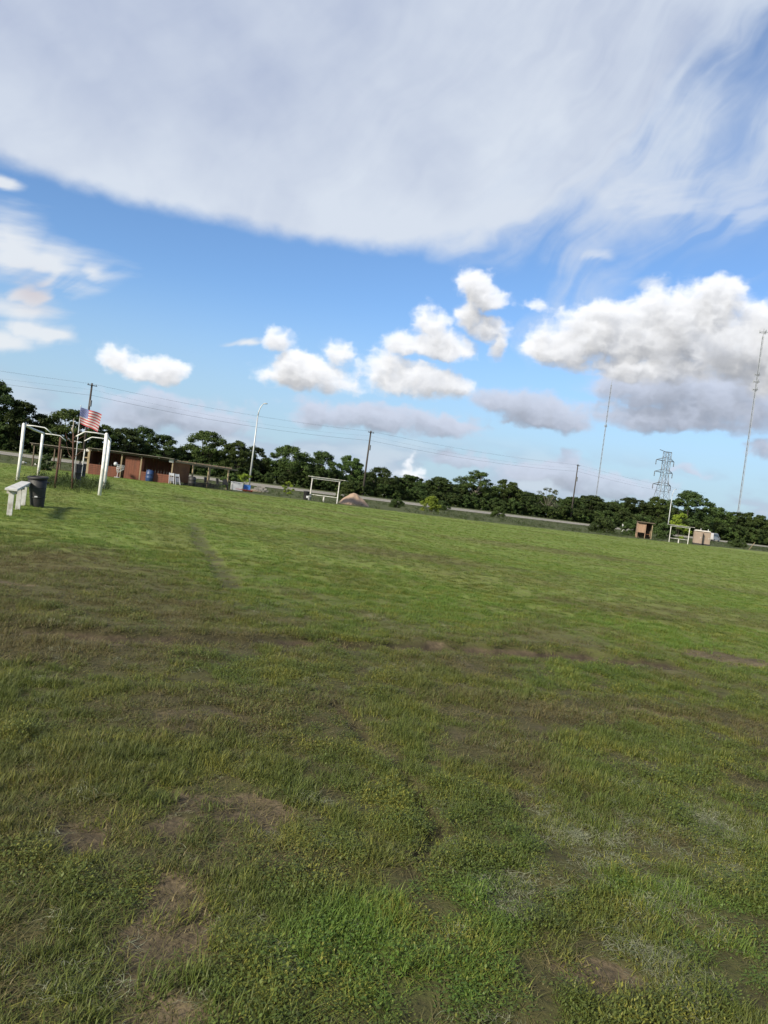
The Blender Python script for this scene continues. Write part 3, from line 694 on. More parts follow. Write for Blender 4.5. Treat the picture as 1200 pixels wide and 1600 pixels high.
# ------------------------------------------------------------------ trees and bushes
def crown_mesh(name, rw, h0, h1, nclump, nleaf, size, m, seed, spread=1.02, cr=(.11, .17)):
    r = np.random.default_rng(seed); cs = []
    for i in range(nclump):
        t = r.uniform() ** .8; z = h0 + (h1 - h0) * t
        prof = math.sin(math.pi * min(1, (.18 + .78 * t))) ** .7; rr = rw * prof * math.sqrt(r.uniform(.12, spread)); a = r.uniform(0, 6.283)
        cs.append((rr * math.cos(a), rr * math.sin(a), z, (cr[0] + cr[1] * r.uniform()) * rw * (1 - .25 * t), r.uniform()))
    V = np.zeros((nclump * nleaf, 4, 3)); T = np.zeros((nclump * nleaf, 4)); q = 0
    for (cx, cy, cz, cr, tone) in cs:
        u = r.normal(size=(nleaf, 3)); u /= np.linalg.norm(u, axis=1)[:, None]; rad_ = cr * r.uniform(.35, 1.1, nleaf)[:, None]
        c = np.array((cx, cy, cz)) + u * rad_ * np.array((1, 1, .75))
        nrm = u + r.normal(0, .6, (nleaf, 3)) + np.array((0, 0, .35)); nrm /= np.linalg.norm(nrm, axis=1)[:, None]
        t1 = np.cross(nrm, r.normal(size=(nleaf, 3))); t1 /= np.linalg.norm(t1, axis=1)[:, None]; t2 = np.cross(nrm, t1)
        s = size * r.uniform(.55, 1.3, nleaf)[:, None]
        V[q:q + nleaf] = np.stack([c - t1 * s, c - t2 * s * .55, c + t1 * s, c + t2 * s * .55], 1)
        T[q:q + nleaf] = np.clip(tone + r.normal(0, .2, (nleaf, 1)), 0, 1); q += nleaf
    Fq = np.arange(nclump * nleaf * 4).reshape(-1, 4)
    return np_mesh(name, V.reshape(-1, 3), Fq, dict(tint=T.ravel()), m, smooth=False), cs
def trunk_mesh(name, cs, h0, rt, m, seed, limbs=9):
    r = random.Random(seed); mb = MB(); top = (r.uniform(-.2, .2), r.uniform(-.2, .2), h0 + 1.2)
    mb.tube([(0, 0, -.3), (r.uniform(-.06, .06), r.uniform(-.06, .06), h0 * .5), (top[0] * .6, top[1] * .6, h0), top], [rt * 1.35, rt, rt * .85, rt * .6], 7)
    for c in r.sample(cs, min(limbs, len(cs))):
        s = Vector((top[0] * .6, top[1] * .6, h0 * r.uniform(.75, 1.1))); e = Vector(c[:3]); mid = s.lerp(e, .5) + Vector((0, 0, .25))
        mb.tube([s, mid, e], [rt * .5, rt * .32, rt * .10], 5)
    return mb.mesh(name, m, True)
# unit trees, about 8 m high, 3.6 m in crown radius
KINDS = {}
def kind(key, rw, h0, h1, nc, nl, size, lm, bm, seed, rt=.16, trunk=1.3, limbs=9):
    cm, cs = crown_mesh('crown', rw, h0, h1, nc, nl, size, M[lm], seed); KINDS[key] = (cm, trunk_mesh('trunk', cs, trunk, rt, M[bm], seed, limbs))
kind('a', 3.6, 1.0, 7.6, 100, 160, .145, 'leaf_dark', 'bark', 31)
kind('b', 3.5, .8, 7.5, 90, 170, .15, 'leaf_dark', 'bark', 32)
kind('c', 3.8, 1.1, 7.4, 96, 150, .14, 'leaf_mid', 'bark', 33)
kind('d', 3.4, .7, 7.8, 84, 175, .145, 'leaf_mid', 'bark', 34)
kind('e', 3.7, .9, 7.5, 108, 135, .135, 'leaf_dark', 'bark', 35)
kind('tall', 3.6, 2.6, 7.8, 60, 160, .135, 'leaf_mid', 'pale_bark', 36, .2, 2.6, 12)
kind('sparse', 3.4, 2.2, 7.6, 26, 70, .14, 'leaf_grey', 'pale_bark', 37, .13, 2.2, 16)
TREES = [ # x, y, height, crown radius, kind, label
 (-63.9, 115.9, 10.6, 5.4, 'a', 'tallest dark tree cut by the left edge of the picture'),
 (-59.1, 117.0, 8.0, 4.2, 'b', 'dark tree rising directly above the left white goal frame'),
 (-56.9, 120.8, 6.6, 3.4, 'e', 'low dark tree in the dip between left goal and dead sapling'),
 (-52.9, 120.8, 8.2, 4.4, 'c', 'broad green tree directly behind the flagpole and hanging flag'),
 (-48.2, 122.5, 6.0, 3.2, 'd', 'dark tree right of the flag, above the right goal posts'),
 (-45.8, 126.8, 6.3, 3.4, 'a', 'first tree right of the goal posts, above the red shed'),
 (-44.6, 132.1, 7.3, 3.0, 'e', 'narrow dark tree peeking above the middle of the red shed'),
 (-41.0, 133.0, 6.3, 3.6, 'b', 'low rounded tree above the right end of the red shed'),
 (-34.3, 136.8, 8.4, 4.5, 'c', 'large leafy tree rising above the open timber pergola'),
 (-28.3, 135.8, 6.8, 3.2, 'd', 'dark tree immediately left of the tall street lamp'),
 (-25.8, 140.8, 6.6, 3.1, 'b', 'tree immediately right of the tall street lamp shaft'),
 (-19.5, 142.9, 8.0, 4.3, 'c', 'broad tree between the street lamp and central bench shelter'),
 (-13.5, 146.2, 7.5, 3.7, 'a', 'dark tree standing directly above the central bench shelter'),
 (-7.9, 149.9, 7.4, 3.4, 'd', 'dark tree immediately left of the central utility pole'),
 (-1.5, 157.9, 6.5, 3.6, 'e', 'dark tree immediately right of the central utility pole'),
 (4.9, 173.0, 6.0, 3.8, 'b', 'low tree under the small bright cloud, above the yellow bush'),
 (12.9, 180.3, 6.6, 4.4, 'a', 'rounded dark tree just left of the tall pale trunked tree'),
 (23.0, 190.5, 9.6, 5.8, 'tall', 'tall airy tree with pale trunk at the middle of the treeline'),
 (32.4, 199.7, 8.6, 4.5, 'd', 'dark tree just right of the tall pale trunked tree'),
 (37.7, 198.1, 6.4, 3.6, 'e', 'small low tree left of the see-through grey tree'),
 (45.5, 207.1, 8.8, 4.0, 'sparse', 'sparse grey see-through tree left of the right utility pole'),
 (55.5, 220.6, 7.2, 4.2, 'b', 'low dark tree directly behind the right utility pole'),
 (63.7, 229.9, 8.6, 6.0, 'a', 'wide rounded tree at the foot of the thinner radio mast'),
 (74.8, 242.1, 7.4, 4.8, 'c', 'low green tree left of the tan booth, beyond the road'),
 (83.8, 251.3, 10.5, 6.9, 'e', 'wide dark tree directly behind the tan wooden booth'),
 (92.1, 250.6, 11.4, 5.2, 'd', 'dark tree hiding the foot of the lattice pylon'),
 (113.8, 276.6, 16.4, 8.6, 'a', 'largest round dark tree right of the lattice pylon'),
 (130.8, 292.9, 13.0, 6.9, 'c', 'dark tree just left of the taller radio mast'),
 (143.3, 302.6, 12.0, 6.6, 'b', 'dark tree at the foot of the taller radio mast'),
 (154.7, 309.4, 12.4, 7.6, 'd', 'dark tree right of the taller radio mast'),
 (176.5, 332.6, 13.3, 8.2, 'e', 'rightmost tree, cut by the right edge of the picture')]
rt_ = random.Random(5)
for x, y, h, r_, kd, lab in TREES:
    r0 = thing('tree', lab, 'tree', (x, y, height(x, y)), rt_.uniform(0, 6.28), 'trees along the far side of the highway')
    r0.scale = (r_ / 3.3, r_ / 3.3, h / 8.0 * 1.03)
    for nm, me in zip(('crown', 'trunk'), KINDS[kd]):
        o = bpy.data.objects.new(nm, me); C.objects.link(o); o.parent = r0

def bush(x, y, h, r_, m, label, seed, nc=30, nl=150, size=None):
    r0 = thing('bush', label, 'bush', (x, y, height(x, y) - .05), 0, None)
    cm, cs = crown_mesh('foliage', r_ * 1.02, h * .02, h * .93, nc, nl, size or max(.06, r_ * .062), M[m], seed, .75, (.20, .16))
    o = bpy.data.objects.new('foliage', cm); C.objects.link(o); o.parent = r0
    mb = MB(); rr = random.Random(seed)
    for c in rr.sample(cs, 5): mb.tube([(rr.uniform(-.1, .1), rr.uniform(-.1, .1), -.1), Vector(c[:3]) * .5, c[:3]], [.03, .02, .008], 5)
    mb.build('stem', 'bark', r0)
bush(5.6, 91.0, 2.0, 1.35, 'leaf_yellow', 'bright yellow green round bush right of the dirt mound', 41)
bush(18.2, 118.0, 1.9, 1.35, 'leaf_mid', 'dark bush on the verge below the tall pale trunked tree', 42)
bush(-11.3, 85.2, 1.6, .8, 'leaf_yellow', 'small yellowish sapling between street lamp and central bench shelter', 43, 14, 110)
bush(-3.9, 75.5, 2.2, 1.3, 'leaf_mid', 'green bush directly behind the right post of the central bench shelter', 44)
bush(30.8, 103.6, 2.2, 2.1, 'leaf_dark', 'wide dark bush left of the tan booth on the verge', 45)
bush(36.2, 107.5, 2.5, 1.7, 'leaf_dark', 'dark bush touching the left side of the tan booth', 46)
bush(57.2, 142.6, 5.4, 2.3, 'leaf_yellow', 'tall yellow green shrub behind the right bench shelter', 47, 24, 120)
bush(45.2, 118.5, 2.6, 2.1, 'leaf_dark', 'dark bush seen through the right bench shelter frame', 48)
bush(-15.9, 75.3, 1.6, 1.2, 'leaf_mid', 'green bush behind the white box at the pergola end', 49)
bush(-17.0, 88.1, 1.75, 1.3, 'leaf_yellow', 'ragged yellowish bush just left of the street lamp foot', 50, 12, 90)
bush(-24.6, 53.0, 1.15, .65, 'leaf_dark', 'small dark bush right of the left goal far post', 51)
bush(9.2, 118.6, 1.5, 1.5, 'leaf_dark', 'low dark bush just right of the yellow green bush', 52)
bush(1.4, 88.0, 1.2, 1.0, 'leaf_dark', 'low dark bush just left of the yellow green bush', 53)
bush(66.8, 139.0, 1.6, 1.9, 'leaf_dark', 'low dark bush on the verge near the right picture edge', 54)

# undergrowth and the wood behind, read as one mass
lump = proto_coll('leaf_lump', [crown_mesh('lump', 1.5, .1, 2.2, 12, 80, .17, M['leaf_dark'], 61)[0], crown_mesh('lump', 1.6, .1, 2.6, 14, 80, .17, M['leaf_dark'], 62)[0], crown_mesh('lump', 1.4, .1, 2.0, 12, 80, .15, M['leaf_mid'], 63)[0]])
def wood(name, s0, s1, n, sz0, sz1, top):
    base = densify(ROAD, 1.0); k_ = rng.integers(0, len(base), n); s = rng.uniform(s0, s1, n)
    nrm = np.gradient(base, axis=0); nrm = nrm / np.hypot(nrm[:, 0], nrm[:, 1])[:, None]
    Q = base[k_] + s[:, None] * np.column_stack([-nrm[k_, 1], nrm[k_, 0]])
    az_ = np.degrees(np.arctan2(Q[:, 0], Q[:, 1])); ok = (np.abs(az_) < 42) & (Q[:, 1] > 40)
    Q, s = Q[ok], s[ok]; d = np.hypot(Q[:, 0], Q[:, 1]); z = land(Q[:, 0], Q[:, 1])[0]
    f = np.clip(d / 150, .8, 2.2)
    zz = z + rng.uniform(0, top, len(Q)) * f; a = rng.uniform(sz0, sz1, len(Q)) * f
    return scatter_object(name, lump, np.column_stack([Q, zz - .2]), np.column_stack([np.zeros(len(Q))] * 2 + [rng.uniform(0, 6.28, len(Q))]), np.column_stack([a, a, a]), rng.integers(0, 3, len(Q)), {})
wood('undergrowth', ROAD_W + 4.5, ROAD_W + 9, 1500, .7, 1.15, .25)
wood('distant_wood', ROAD_W + 14, ROAD_W + 26, 3400, .7, 1.3, 2.0)

# ------------------------------------------------------------------ two goals set back to back
def goal(label, A, B, side, top_a, top_b, stay):
    A = Vector((*A, height(*A))); B = Vector((*B, height(*B)))
    r0 = thing('soccer_goal', label, 'goal', A, 0, 'white goals standing back to back')
    ta, tb = Vector((0, 0, top_a)), B - A + Vector((0, 0, top_b)); fb = B - A
    d = (fb / fb.length); back = Vector((d.y, -d.x, 0)) * side
    MB().tube([(0, 0, -.2), (.015, .01, top_a * .5), ta], .070, 14).build('post', 'white_paint', r0, True)
    MB().tube([fb + Vector((0, 0, -.2)), fb + Vector((.01, .0, top_b * .5)), tb], .070, 14).build('post', 'white_paint', r0, True)
    MB().tube([ta - d * .06 - Vector((0, 0, .01)), ta.lerp(tb, .5) - Vector((0, 0, .05)), tb + d * .06 - Vector((0, 0, .01))], .058, 14).build('crossbar', 'white_paint', r0, True)
    for p in (ta, tb):
        q = p - Vector((0, 0, .03)) + back * .05; e = q + back * stay
        MB().tube([q, q + back * stay * .5 + Vector((0, 0, .012)), e, e + back * .07 - Vector((0, 0, .035)), e + back * .32 - Vector((0, 0, .23))], .026, 10).build('net_stay', 'white_paint', r0, True)
    return r0
goal('left white goal frame facing away, behind the black bin', (-16.0, 32.0), (-18.35, 38.8), 1, 2.46, 2.36, .78)
goal('right white goal frame facing the mown field, under the flag', (-11.26, 29.1), (-13.33, 34.9), -1, 2.44, 2.38, .72)

# long white plank bench, seen almost end on
def bench(label, loc, rz, L=4.3, hgt=.60, group='white plank benches by the goals', sc=None):
    r0 = thing('bench', label, 'bench', loc, rz, group)
    MB().box((0, L / 2 - .12, hgt - .025), (.24, L, .05)).build('seat', 'white_board', r0, bevel=.008)
    for t in (.12, 2.25, L - .35):
        MB().box((0, t, (hgt - .05) / 2 - .06), (.105, .045, hgt + .07)).build('leg', 'white_board', r0, bevel=.005)
        MB().box((.0, t + .045, hgt - .09), (.20, .04, .07)).build('cleat', 'white_board', r0)
    return r0
b0 = bench('weathered white plank bench at the left edge, before the black bin', (-7.82, 15.45, height(-7.82, 15.5)), math.atan2(.91, 2.2))
dup(b0, (-17.0, 41.2, height(-17, 41.3)), math.atan2(1.3, 2.0), 'small white bench seen between the two goals, beyond the dark drums', (.9, .7, 1.12))

# black bin
r0 = thing('trash_bin', 'large black plastic bin beside the white bench', 'bin', (-9.12, 19.44, height(-9.12, 19.44)), .3)
r0.rotation_euler = (R(3), R(-4), .3); r0.scale = (.82, .82, .95)
MB().lathe([(.19, -.03), (.20, 0), (.215, .12), (.245, .45), (.285, .80), (.285, .80), (.26, .80), (.235, .45), (.205, .06)], n=28).build('body', 'black_plastic', r0, True)
MB().lathe([(.283, .775), (.315, .785), (.318, .835), (.30, .85), (.272, .85), (.27, .79)], n=28).build('rim', 'black_plastic', r0, True)
for s_ in (-1, 1): MB().tube([(s_ * .28, -.07, .70), (s_ * .335, -.06, .68), (s_ * .335, .06, .68), (s_ * .28, .07, .70)], .016, 6).build('handle', 'black_plastic', r0)
MB().box((-.01, -.232, .30), (.085, .012, .045), 0, Matrix.Rotation(R(-9), 3, 'X')).build('sticker', 'white_plastic', r0)
for z_ in (.28, .55): MB().lathe([(.216 + .062 * z_, z_ - .012), (.232 + .085 * z_, z_), (.216 + .066 * z_, z_ + .012)], n=28).build('rib', 'black_plastic', r0, True)

# dark drums, flagpole and flag
def drum(label, x, y, h, r_):
    q = thing('drum', label, 'drum', (x, y, height(x, y) - .02), 0, 'dark drums between the goals')
    MB().lathe([(r_ * .93, 0), (r_, .04), (r_ * .97, h * .32), (r_ * 1.03, h * .34), (r_ * .97, h * .36), (r_ * .97, h * .64), (r_ * 1.03, h * .66), (r_ * .97, h * .68), (r_, h * .97), (r_ * 1.02, h)], n=20).build('shell', 'black_plastic', q, True)
    MB().lathe([(r_ * 1.02, h - .01), (r_ * 1.05, h + .02), (r_ * .9, h + .035), (.02, h + .02)], n=20).build('lid', 'black_plastic', q, True)
drum('dark drum at the foot of the flagpole', -13.72, 32.6, 1.02, .20)
drum('dark drum just right of the flagpole, holding a white stake', -16.2, 39.1, 1.0, .20)
fz = height(-13.66, 32.3)
q = thing('flagpole', 'thin pale flagpole carrying the flag between the two goals', 'flagpole', (-13.70, 32.33, fz))
MB().tube([(0, 0, -.3), (-.03, 0, 1.6), (-.075, 0, 3.56)], [.022, .020, .014], 8).build('pole', 'galvanised', q, True)
MB().tube([(-.24, 0, 2.02), (.16, 0, 2.0)], .012, 6).build('cross_rod', 'galvanised', q)
MB().lathe([(.004, 0), (.022, .015), (.024, .03), (.008, .05)], (-.075, 0, 3.56), 10).build('finial', 'white_plastic', q)
q = thing('stake', 'short white stake leaning out of the second dark drum', 'stake', (-16.12, 38.88, height(-16.1, 38.9)))
MB().bar((0, 0, .2), (.03, 0, 1.78), .06, .05).build('board', 'white_board', q)
fl0 = thing('flag', 'faded red, white and blue stars and stripes flag hanging from the pole', 'flag', (-13.77, 32.33, fz + 2.82))
FW, FH = .95, .70
def fpt(u, v, off=0.0):
    w = .055 * math.sin(u * 6.2 + v * 1.3) * min(1, u * 2.2) + .03 * math.sin(u * 11 - v * 2)
    drop = .20 * u ** 1.25 + .05 * math.sin(u * 5 + 1) * u + .10 * (1 - v) * u
    return (FW * u * (.93 - .05 * (1 - v)), .10 * u + w - off, FH * v - drop)
def cloth(mb, u0, u1, v0, v1, off, nu=14, nv=1):
    for i in range(nu):
        for j in range(nv):
            a, b = u0 + (u1 - u0) * i / nu, u0 + (u1 - u0) * (i + 1) / nu; c, d = v0 + (v1 - v0) * j / nv, v0 + (v1 - v0) * (j + 1) / nv
            mb.quad(fpt(a, c, off), fpt(b, c, off), fpt(b, d, off), fpt(a, d, off))
for k_ in range(13):
    v1 = 1 - k_ / 13; mb = MB(); cloth(mb, .4 if k_ < 7 else 0, 1, v1 - 1 / 13, v1, 0)
    mb.build('stripe', 'flag_red' if k_ % 2 == 0 else 'flag_white', fl0, True)
mb = MB(); cloth(mb, 0, .4, 1 - 7 / 13, 1, 0, 8, 4); canton = mb.build('canton', 'flag_blue', fl0, True)
mb = MB()
for off in (.003, -.003):
    for row in range(9):
        nst = 6 if row % 2 == 0 else 5
        for c_ in range(nst):
            u = .4 * ((c_ * 2 + 1 + (row % 2)) / 12); v = 1 - (7 / 13) * (row + 1) / 10; s0 = len(mb.v); rs = .019
            for p_ in range(10):
                rr = rs if p_ % 2 == 0 else rs * .42; an = math.pi / 2 + p_ * math.pi / 5; mb.v.append(fpt(u + rr * math.cos(an) / FW, v + rr * math.sin(an) / FH, off))
            mb.f.append(tuple(range(s0, s0 + 10)))
stuff(mb.build('star', 'flag_white', canton))

# rusty pipe and dead sapling
q = thing('rusty_pipe', 'dark rusty pipe standing in tall weeds between the goals', 'pipe', (-13.5, 30.1, height(-13.5, 30.1)))
MB().tube([(0, 0, -.2), (.03, 0, 1.0), (.0, 0, 2.08)], .045, 10).build('pipe', 'rust', q, True)
MB().tube([(.03, 0, 1.0), (.03, 0, 1.05)], .058, 10).build('coupling', 'rust', q, True)
q = thing('dead_sapling', 'dead leaning sapling with a bleached broken top beside the rusty pipe', 'sapling', (-13.1, 30.9, height(-13.1, 30.9)))
MB().tube([(0, 0, -.2), (-.10, 0, 1.0), (-.20, 0, 1.9), (-.27, .05, 2.35)], [.05, .042, .036, .03], 8).build('trunk', 'rust', q, True)
MB().tube([(-.27, .05, 2.33), (-.33, .05, 2.52), (-.30, .05, 2.62), (-.32, .06, 2.95)], [.034, .05, .026, .012], 8).build('broken_top', 'dead_wood', q, True)
for a, b, c in (((-.2, 0, 1.9), (.05, .1, 2.2), (.25, .1, 2.3)), ((-.2, 0, 1.9), (-.5, 0, 2.1), (-.62, .1, 2.3)), ((-.12, 0, 1.2), (-.4, .1, 1.5), (-.55, .1, 1.95)), ((-.22, 0, 2.1), (-.05, .1, 2.4), (.0, .1, 2.65)), ((-.12, 0, 1.3), (.15, 0, 1.6), (.3, 0, 1.75))):
    MB().tube([a, b, c], [.018, .012, .005], 5).build('branch', 'rust', q)

# ------------------------------------------------------------------ the red shed, its open canopy and the pergola
def frame_on(P0, P1):
    d = Vector((P1[0] - P0[0], P1[1] - P0[1], 0)); return d.length, math.atan2(d.y, d.x)
P0, P1 = (-24.2, 59.5), (-17.75, 60.6); L_, ang_ = frame_on(P0, P1); zb = height(-20.5, 60.5) - .02
sh = thing('shed', 'long low red brown board shed with open front behind the goals', 'shed', (*P0, zb), ang_)
D_ = 2.8; Ht = 2.02
nb_ = 27
for i in range(nb_):                              # upright boards of the back and sides
    x0 = L_ * i / nb_; MB().box((x0 + L_ / nb_ / 2, D_ + .01 * (i % 2), Ht / 2 - .05), (L_ / nb_ - .014, .022, Ht + .02 - .04 * random.random())).build('board', 'red_board', sh)
for xx in (.02, L_ - .02):
    for i in range(10): MB().box((xx, .12 + D_ / 10 * (i + .5) * .96, Ht / 2 - .06), (.022, D_ / 10 - .014, Ht - .02)).build('board', 'red_board', sh)
for i in range(8): MB().box((.42 * L_ + .02 + (i + .5) * .19, .16, .92), (.182, .022, 1.78)).build('board', 'red_board', sh)
for t in (.0, .385, .62, 1.0): MB().box((L_ * t, 0, Ht / 2), (.10, .10, Ht)).build('post', 'timber', sh)
MB().box((L_ / 2, -.07, Ht + .005), (L_ + .3, .05, .13)).build('fascia', 'old_timber', sh)
for i in range(11): MB().box((-.1 + (L_ + .2) * (i + .5) / 11, D_ / 2 - .1, Ht + .105 + .006 * (i % 2)), ((L_ + .2) / 11 + .03, D_ + .7, .022), 0).build('roof_sheet', 'roof_tin', sh)
for i in range(6): MB().box((L_ * .19, -.10, .10 + .14 * i), (L_ * .36, .03, .125)).build('low_plank', 'red_board', sh)
for i in range(5): MB().box((L_ * .81, -.08, .10 + .15 * i), (L_ * .35, .03, .135)).build('low_plank', 'red_board', sh)
MB().box((L_ - .12, -.12, Ht - .07), (.34, .05, .26)).build('end_plate', 'white_board', sh)
for t in (.10, .83): MB().lathe([(.05, 0), (.075, .03), (.06, .08), (.02, .1)], (L_ * t, -.12, Ht - .02), 10).build('bulb', 'white_plastic', sh)

cp = thing('open_canopy', 'dark open canopy with flat roof seen behind the left goal', 'canopy', (-29.6, 61.2, height(-27, 61)), math.atan2(-.9, 5.2))
for x_ in (.1, 2.6, 5.1):
    for y_ in (.0, 2.8): MB().box((x_, y_, .92), (.09, .09, 1.88)).build('post', 'old_timber', cp)
MB().box((2.65, -.06, 1.80), (5.6, .05, .15)).build('fascia', 'old_timber', cp)
for i in range(9): MB().box((-.1 + 5.5 * (i + .5) / 9, 1.35, 1.895 + .006 * (i % 2)), (5.5 / 9 + .03, 3.4, .022)).build('roof_sheet', 'roof_tin', cp)
for i in range(5): MB().box((3.4, 2.86, 1.05 + .15 * i), (3.4, .025, .14)).build('back_plank', 'old_timber', cp)
MB().box((5.2, -.2, .92), (.11, .10, 1.95)).build('post', 'timber', cp)['label'] = 'yellowish end post with a short cross arm'
MB().box((5.1, -.28, 1.28), (.55, .05, .08)).build('cross_arm', 'timber', cp)
MB().box((5.25, -.30, 1.90), (.5, .06, .20)).build('end_plate', 'white_board', cp)

P0, P1 = (-17.55, 60.75), (-14.1, 66.3); L_, ang_ = frame_on(P0, P1)
pg = thing('pergola', 'open timber pergola attached right of the red shed', 'pergola', (*P0, zb), ang_)
for t in (.30, .58, .95): MB().box((L_ * t, 0, .93), (.11, .11, 1.86)).build('post', 'timber', pg)
for t in (.30, .90): MB().box((L_ * t, 2.0, .90), (.10, .10, 1.80)).build('post', 'timber', pg)
MB().bar((-.05, 0, 1.93), (L_ * 1.12, 0, 1.90), .07, .14).build('beam', 'timber', pg)
MB().bar((-.05, 2.0, 1.87), (L_ * 1.0, 2.0, 1.84), .06, .12).build('beam', 'old_timber', pg)
for i in range(8): MB().bar((.3 + i * L_ / 7.6, -.25, 2.02), (.3 + i * L_ / 7.6, 2.2, 1.97), .05, .09).build('rafter', 'old_timber', pg)
for i in range(3): MB().box((.05 + .62 * (i + .5), .35, 1.05), (.615, .02, 1.6)).build('panel', 'plywood', pg)

# things standing about the shed
def grnd(x, y, dz=0): return (x, y, height(x, y) + dz)
q = thing('plastic_barrel', 'blue plastic barrel in front of the red shed', 'barrel', grnd(-19.35, 60.05))
MB().lathe([(.25, 0), (.29, .05), (.30, .28), (.31, .30), (.30, .32), (.30, .58), (.31, .60), (.30, .62), (.28, .86), (.22, .90)], n=20).build('body', 'blue_plastic', q, True)
MB().lathe([(.22, .88), (.235, .90), (.235, .93), (.05, .94)], n=20).build('lid', 'blue_plastic', q, True)
q = thing('plastic_barrel', 'black plastic barrel under the left end of the pergola', 'barrel', grnd(-16.35, 61.9))
MB().lathe([(.27, 0), (.31, .05), (.32, .28), (.33, .30), (.32, .32), (.32, .55), (.33, .57), (.32, .59), (.30, .76), (.24, .80)], n=20).build('body', 'black_plastic', q, True)
MB().lathe([(.24, .78), (.25, .80), (.25, .83), (.05, .84)], n=20).build('lid', 'black_plastic', q, True)
q = thing('wire_rack', 'white wire rack with a round head standing before the red shed', 'rack', grnd(-21.6, 59.0))
MB().lathe([(.20, 0), (.22, .02), (.20, .05), (.04, .07)], n=16).build('base', 'white_plastic', q)
MB().tube([(0, 0, .05), (.02, 0, .6), (.0, 0, .95)], .022, 8).build('stem', 'white_plastic', q)
for k_ in range(8):
    a = k_ * math.pi / 4; MB().tube([(.05 * math.cos(a), .05 * math.sin(a), .42), (.30 * math.cos(a) + .18, .22 * math.sin(a), .72), (.26 * math.cos(a) + .22, .2 * math.sin(a), 1.05)], .012, 5).build('wire', 'galvanised', q)
for z_ in (.72, .88, 1.04): MB().tube([(.30 * math.cos(a) + .19, .22 * math.sin(a), z_) for a in np.linspace(0, 2 * math.pi, 15)], .012, 5).build('ring', 'galvanised', q)
MB().lathe([(.03, -.15), (.12, -.11), (.16, 0), (.12, .11), (.03, .15)], (-.22, 0, 1.08), 14).build('head', 'white_plastic', q, True)
for k_, (x_, y_, rz_, lab) in enumerate(((-17.5, 60.0, .5, 'left grey folding chair leaning at the corner of the red shed'), (-17.05, 60.35, .8, 'right grey folding chair leaning at the corner of the red shed'))):
    q = thing('folding_chair', lab, 'chair', grnd(x_, y_), rz_, 'folding chairs leaning by the red shed')
    Mx = Matrix.Rotation(R(-22), 3, 'X'); o_ = lambda p: Mx @ Vector(p)
    for s_ in (-.2, .2): MB().bar(o_((s_, 0, 0)), o_((s_ * .9, 0, .95)), .035).build('frame', 'white_plastic', q)
    MB().box(o_((0, .02, .42)), (.37, .03, .40), 0, Mx).build('seat', 'grey_fabric', q); MB().box(o_((0, .01, .82)), (.38, .03, .22), 0, Mx).build('backrest', 'white_plastic', q)
    MB().bar(o_((-.19, .02, .15)), o_((.19, .02, .15)), .025).build('stretcher', 'white_plastic', q)
def dark_chair(x_, y_, rz_, lab):
    q = thing('garden_chair', lab, 'chair', grnd(x_, y_), rz_, 'dark chairs under the pergola')
    MB().box((0, 0, .42), (.46, .44, .04)).build('seat', 'black_plastic', q, bevel=.01); MB().box((0, .22, .68), (.44, .035, .46), 0, Matrix.Rotation(R(-10), 3, 'X')).build('backrest', 'black_plastic', q)
    for sx in (-.2, .2):
        for sy in (-.19, .19): MB().bar((sx * 1.1, sy * 1.1, 0), (sx, sy, .41), .035).build('leg', 'black_plastic', q)
        MB().bar((sx * 1.1, -.2, .62), (sx * 1.1, .22, .62), .045, .025).build('armrest', 'black_plastic', q)
        MB().bar((sx * 1.1, -.19, .42), (sx * 1.1, -.19, .61), .03).build('arm_post', 'black_plastic', q)
    return q
dark_chair(-15.55, 64.0, 1.1, 'dark chair left of the pergola end posts'); dark_chair(-14.75, 65.0, 2.3, 'dark chair at the pergola end posts'); dark_chair(-14.35, 65.7, .4, 'dark chair just right of the pergola end posts')
q = thing('low_wall', 'low brown plank edging along the foot of the pergola', 'edging', (-16.0, 63.3, zb), ang_)
for i in range(3): MB().box((.9, .6, .08 + .13 * i), (4.4, .04, .12)).build('plank', 'old_timber', q)
q = thing('chest', 'white chest standing on the grass right of the pergola', 'chest', grnd(-14.0, 69.0), .35)
MB().box((0, 0, .37), (1.05, .60, .70)).build('body', 'white_plastic', q, bevel=.02); MB().box((0, -.01, .76), (1.10, .64, .07)).build('lid', 'white_plastic', q, bevel=.015)
MB().box((-.50, -.315, .33), (.10, .04, .60)).build('corner_strip', 'white_board', q); MB().box((.1, -.34, .70), (.20, .03, .04)).build('handle', 'galvanised', q)
q = thing('crate', 'bright blue crate beside the white chest', 'crate', grnd(-13.15, 69.6), .3)
for s_ in (-1, 1):
    MB().box((0, s_ * .24, .42), (.58, .03, .44)).build('side', 'blue_bright', q); MB().box((s_ * .29, 0, .42), (.03, .45, .44)).build('side', 'blue_bright', q)
    MB().box((0, s_ * .262, .62), (.62, .03, .05)).build('rim', 'blue_bright', q)
MB().box((0, 0, .19), (.56, .46, .03)).build('bottom', 'blue_bright', q)
q = thing('sled', 'flat red plastic trough lying under the blue crate', 'trough', grnd(-13.35, 69.2), .3)
MB().hexa([(-.75, -.2, .02), (.75, -.2, .02), (.75, .5, .02), (-.75, .5, .02), (-.85, -.28, .17), (.85, -.28, .17), (.85, .55, .17), (-.85, .55, .17)]).build('tray', 'red_plastic', q, bevel=.02)
MB().box((0, -.285, .165), (1.74, .04, .04)).build('lip', 'red_plastic', q)
q = thing('block_pile', 'heap of grey concrete blocks at the foot of the street lamp', 'blocks', grnd(-13.3, 77.8), .2)
rb = random.Random(3)
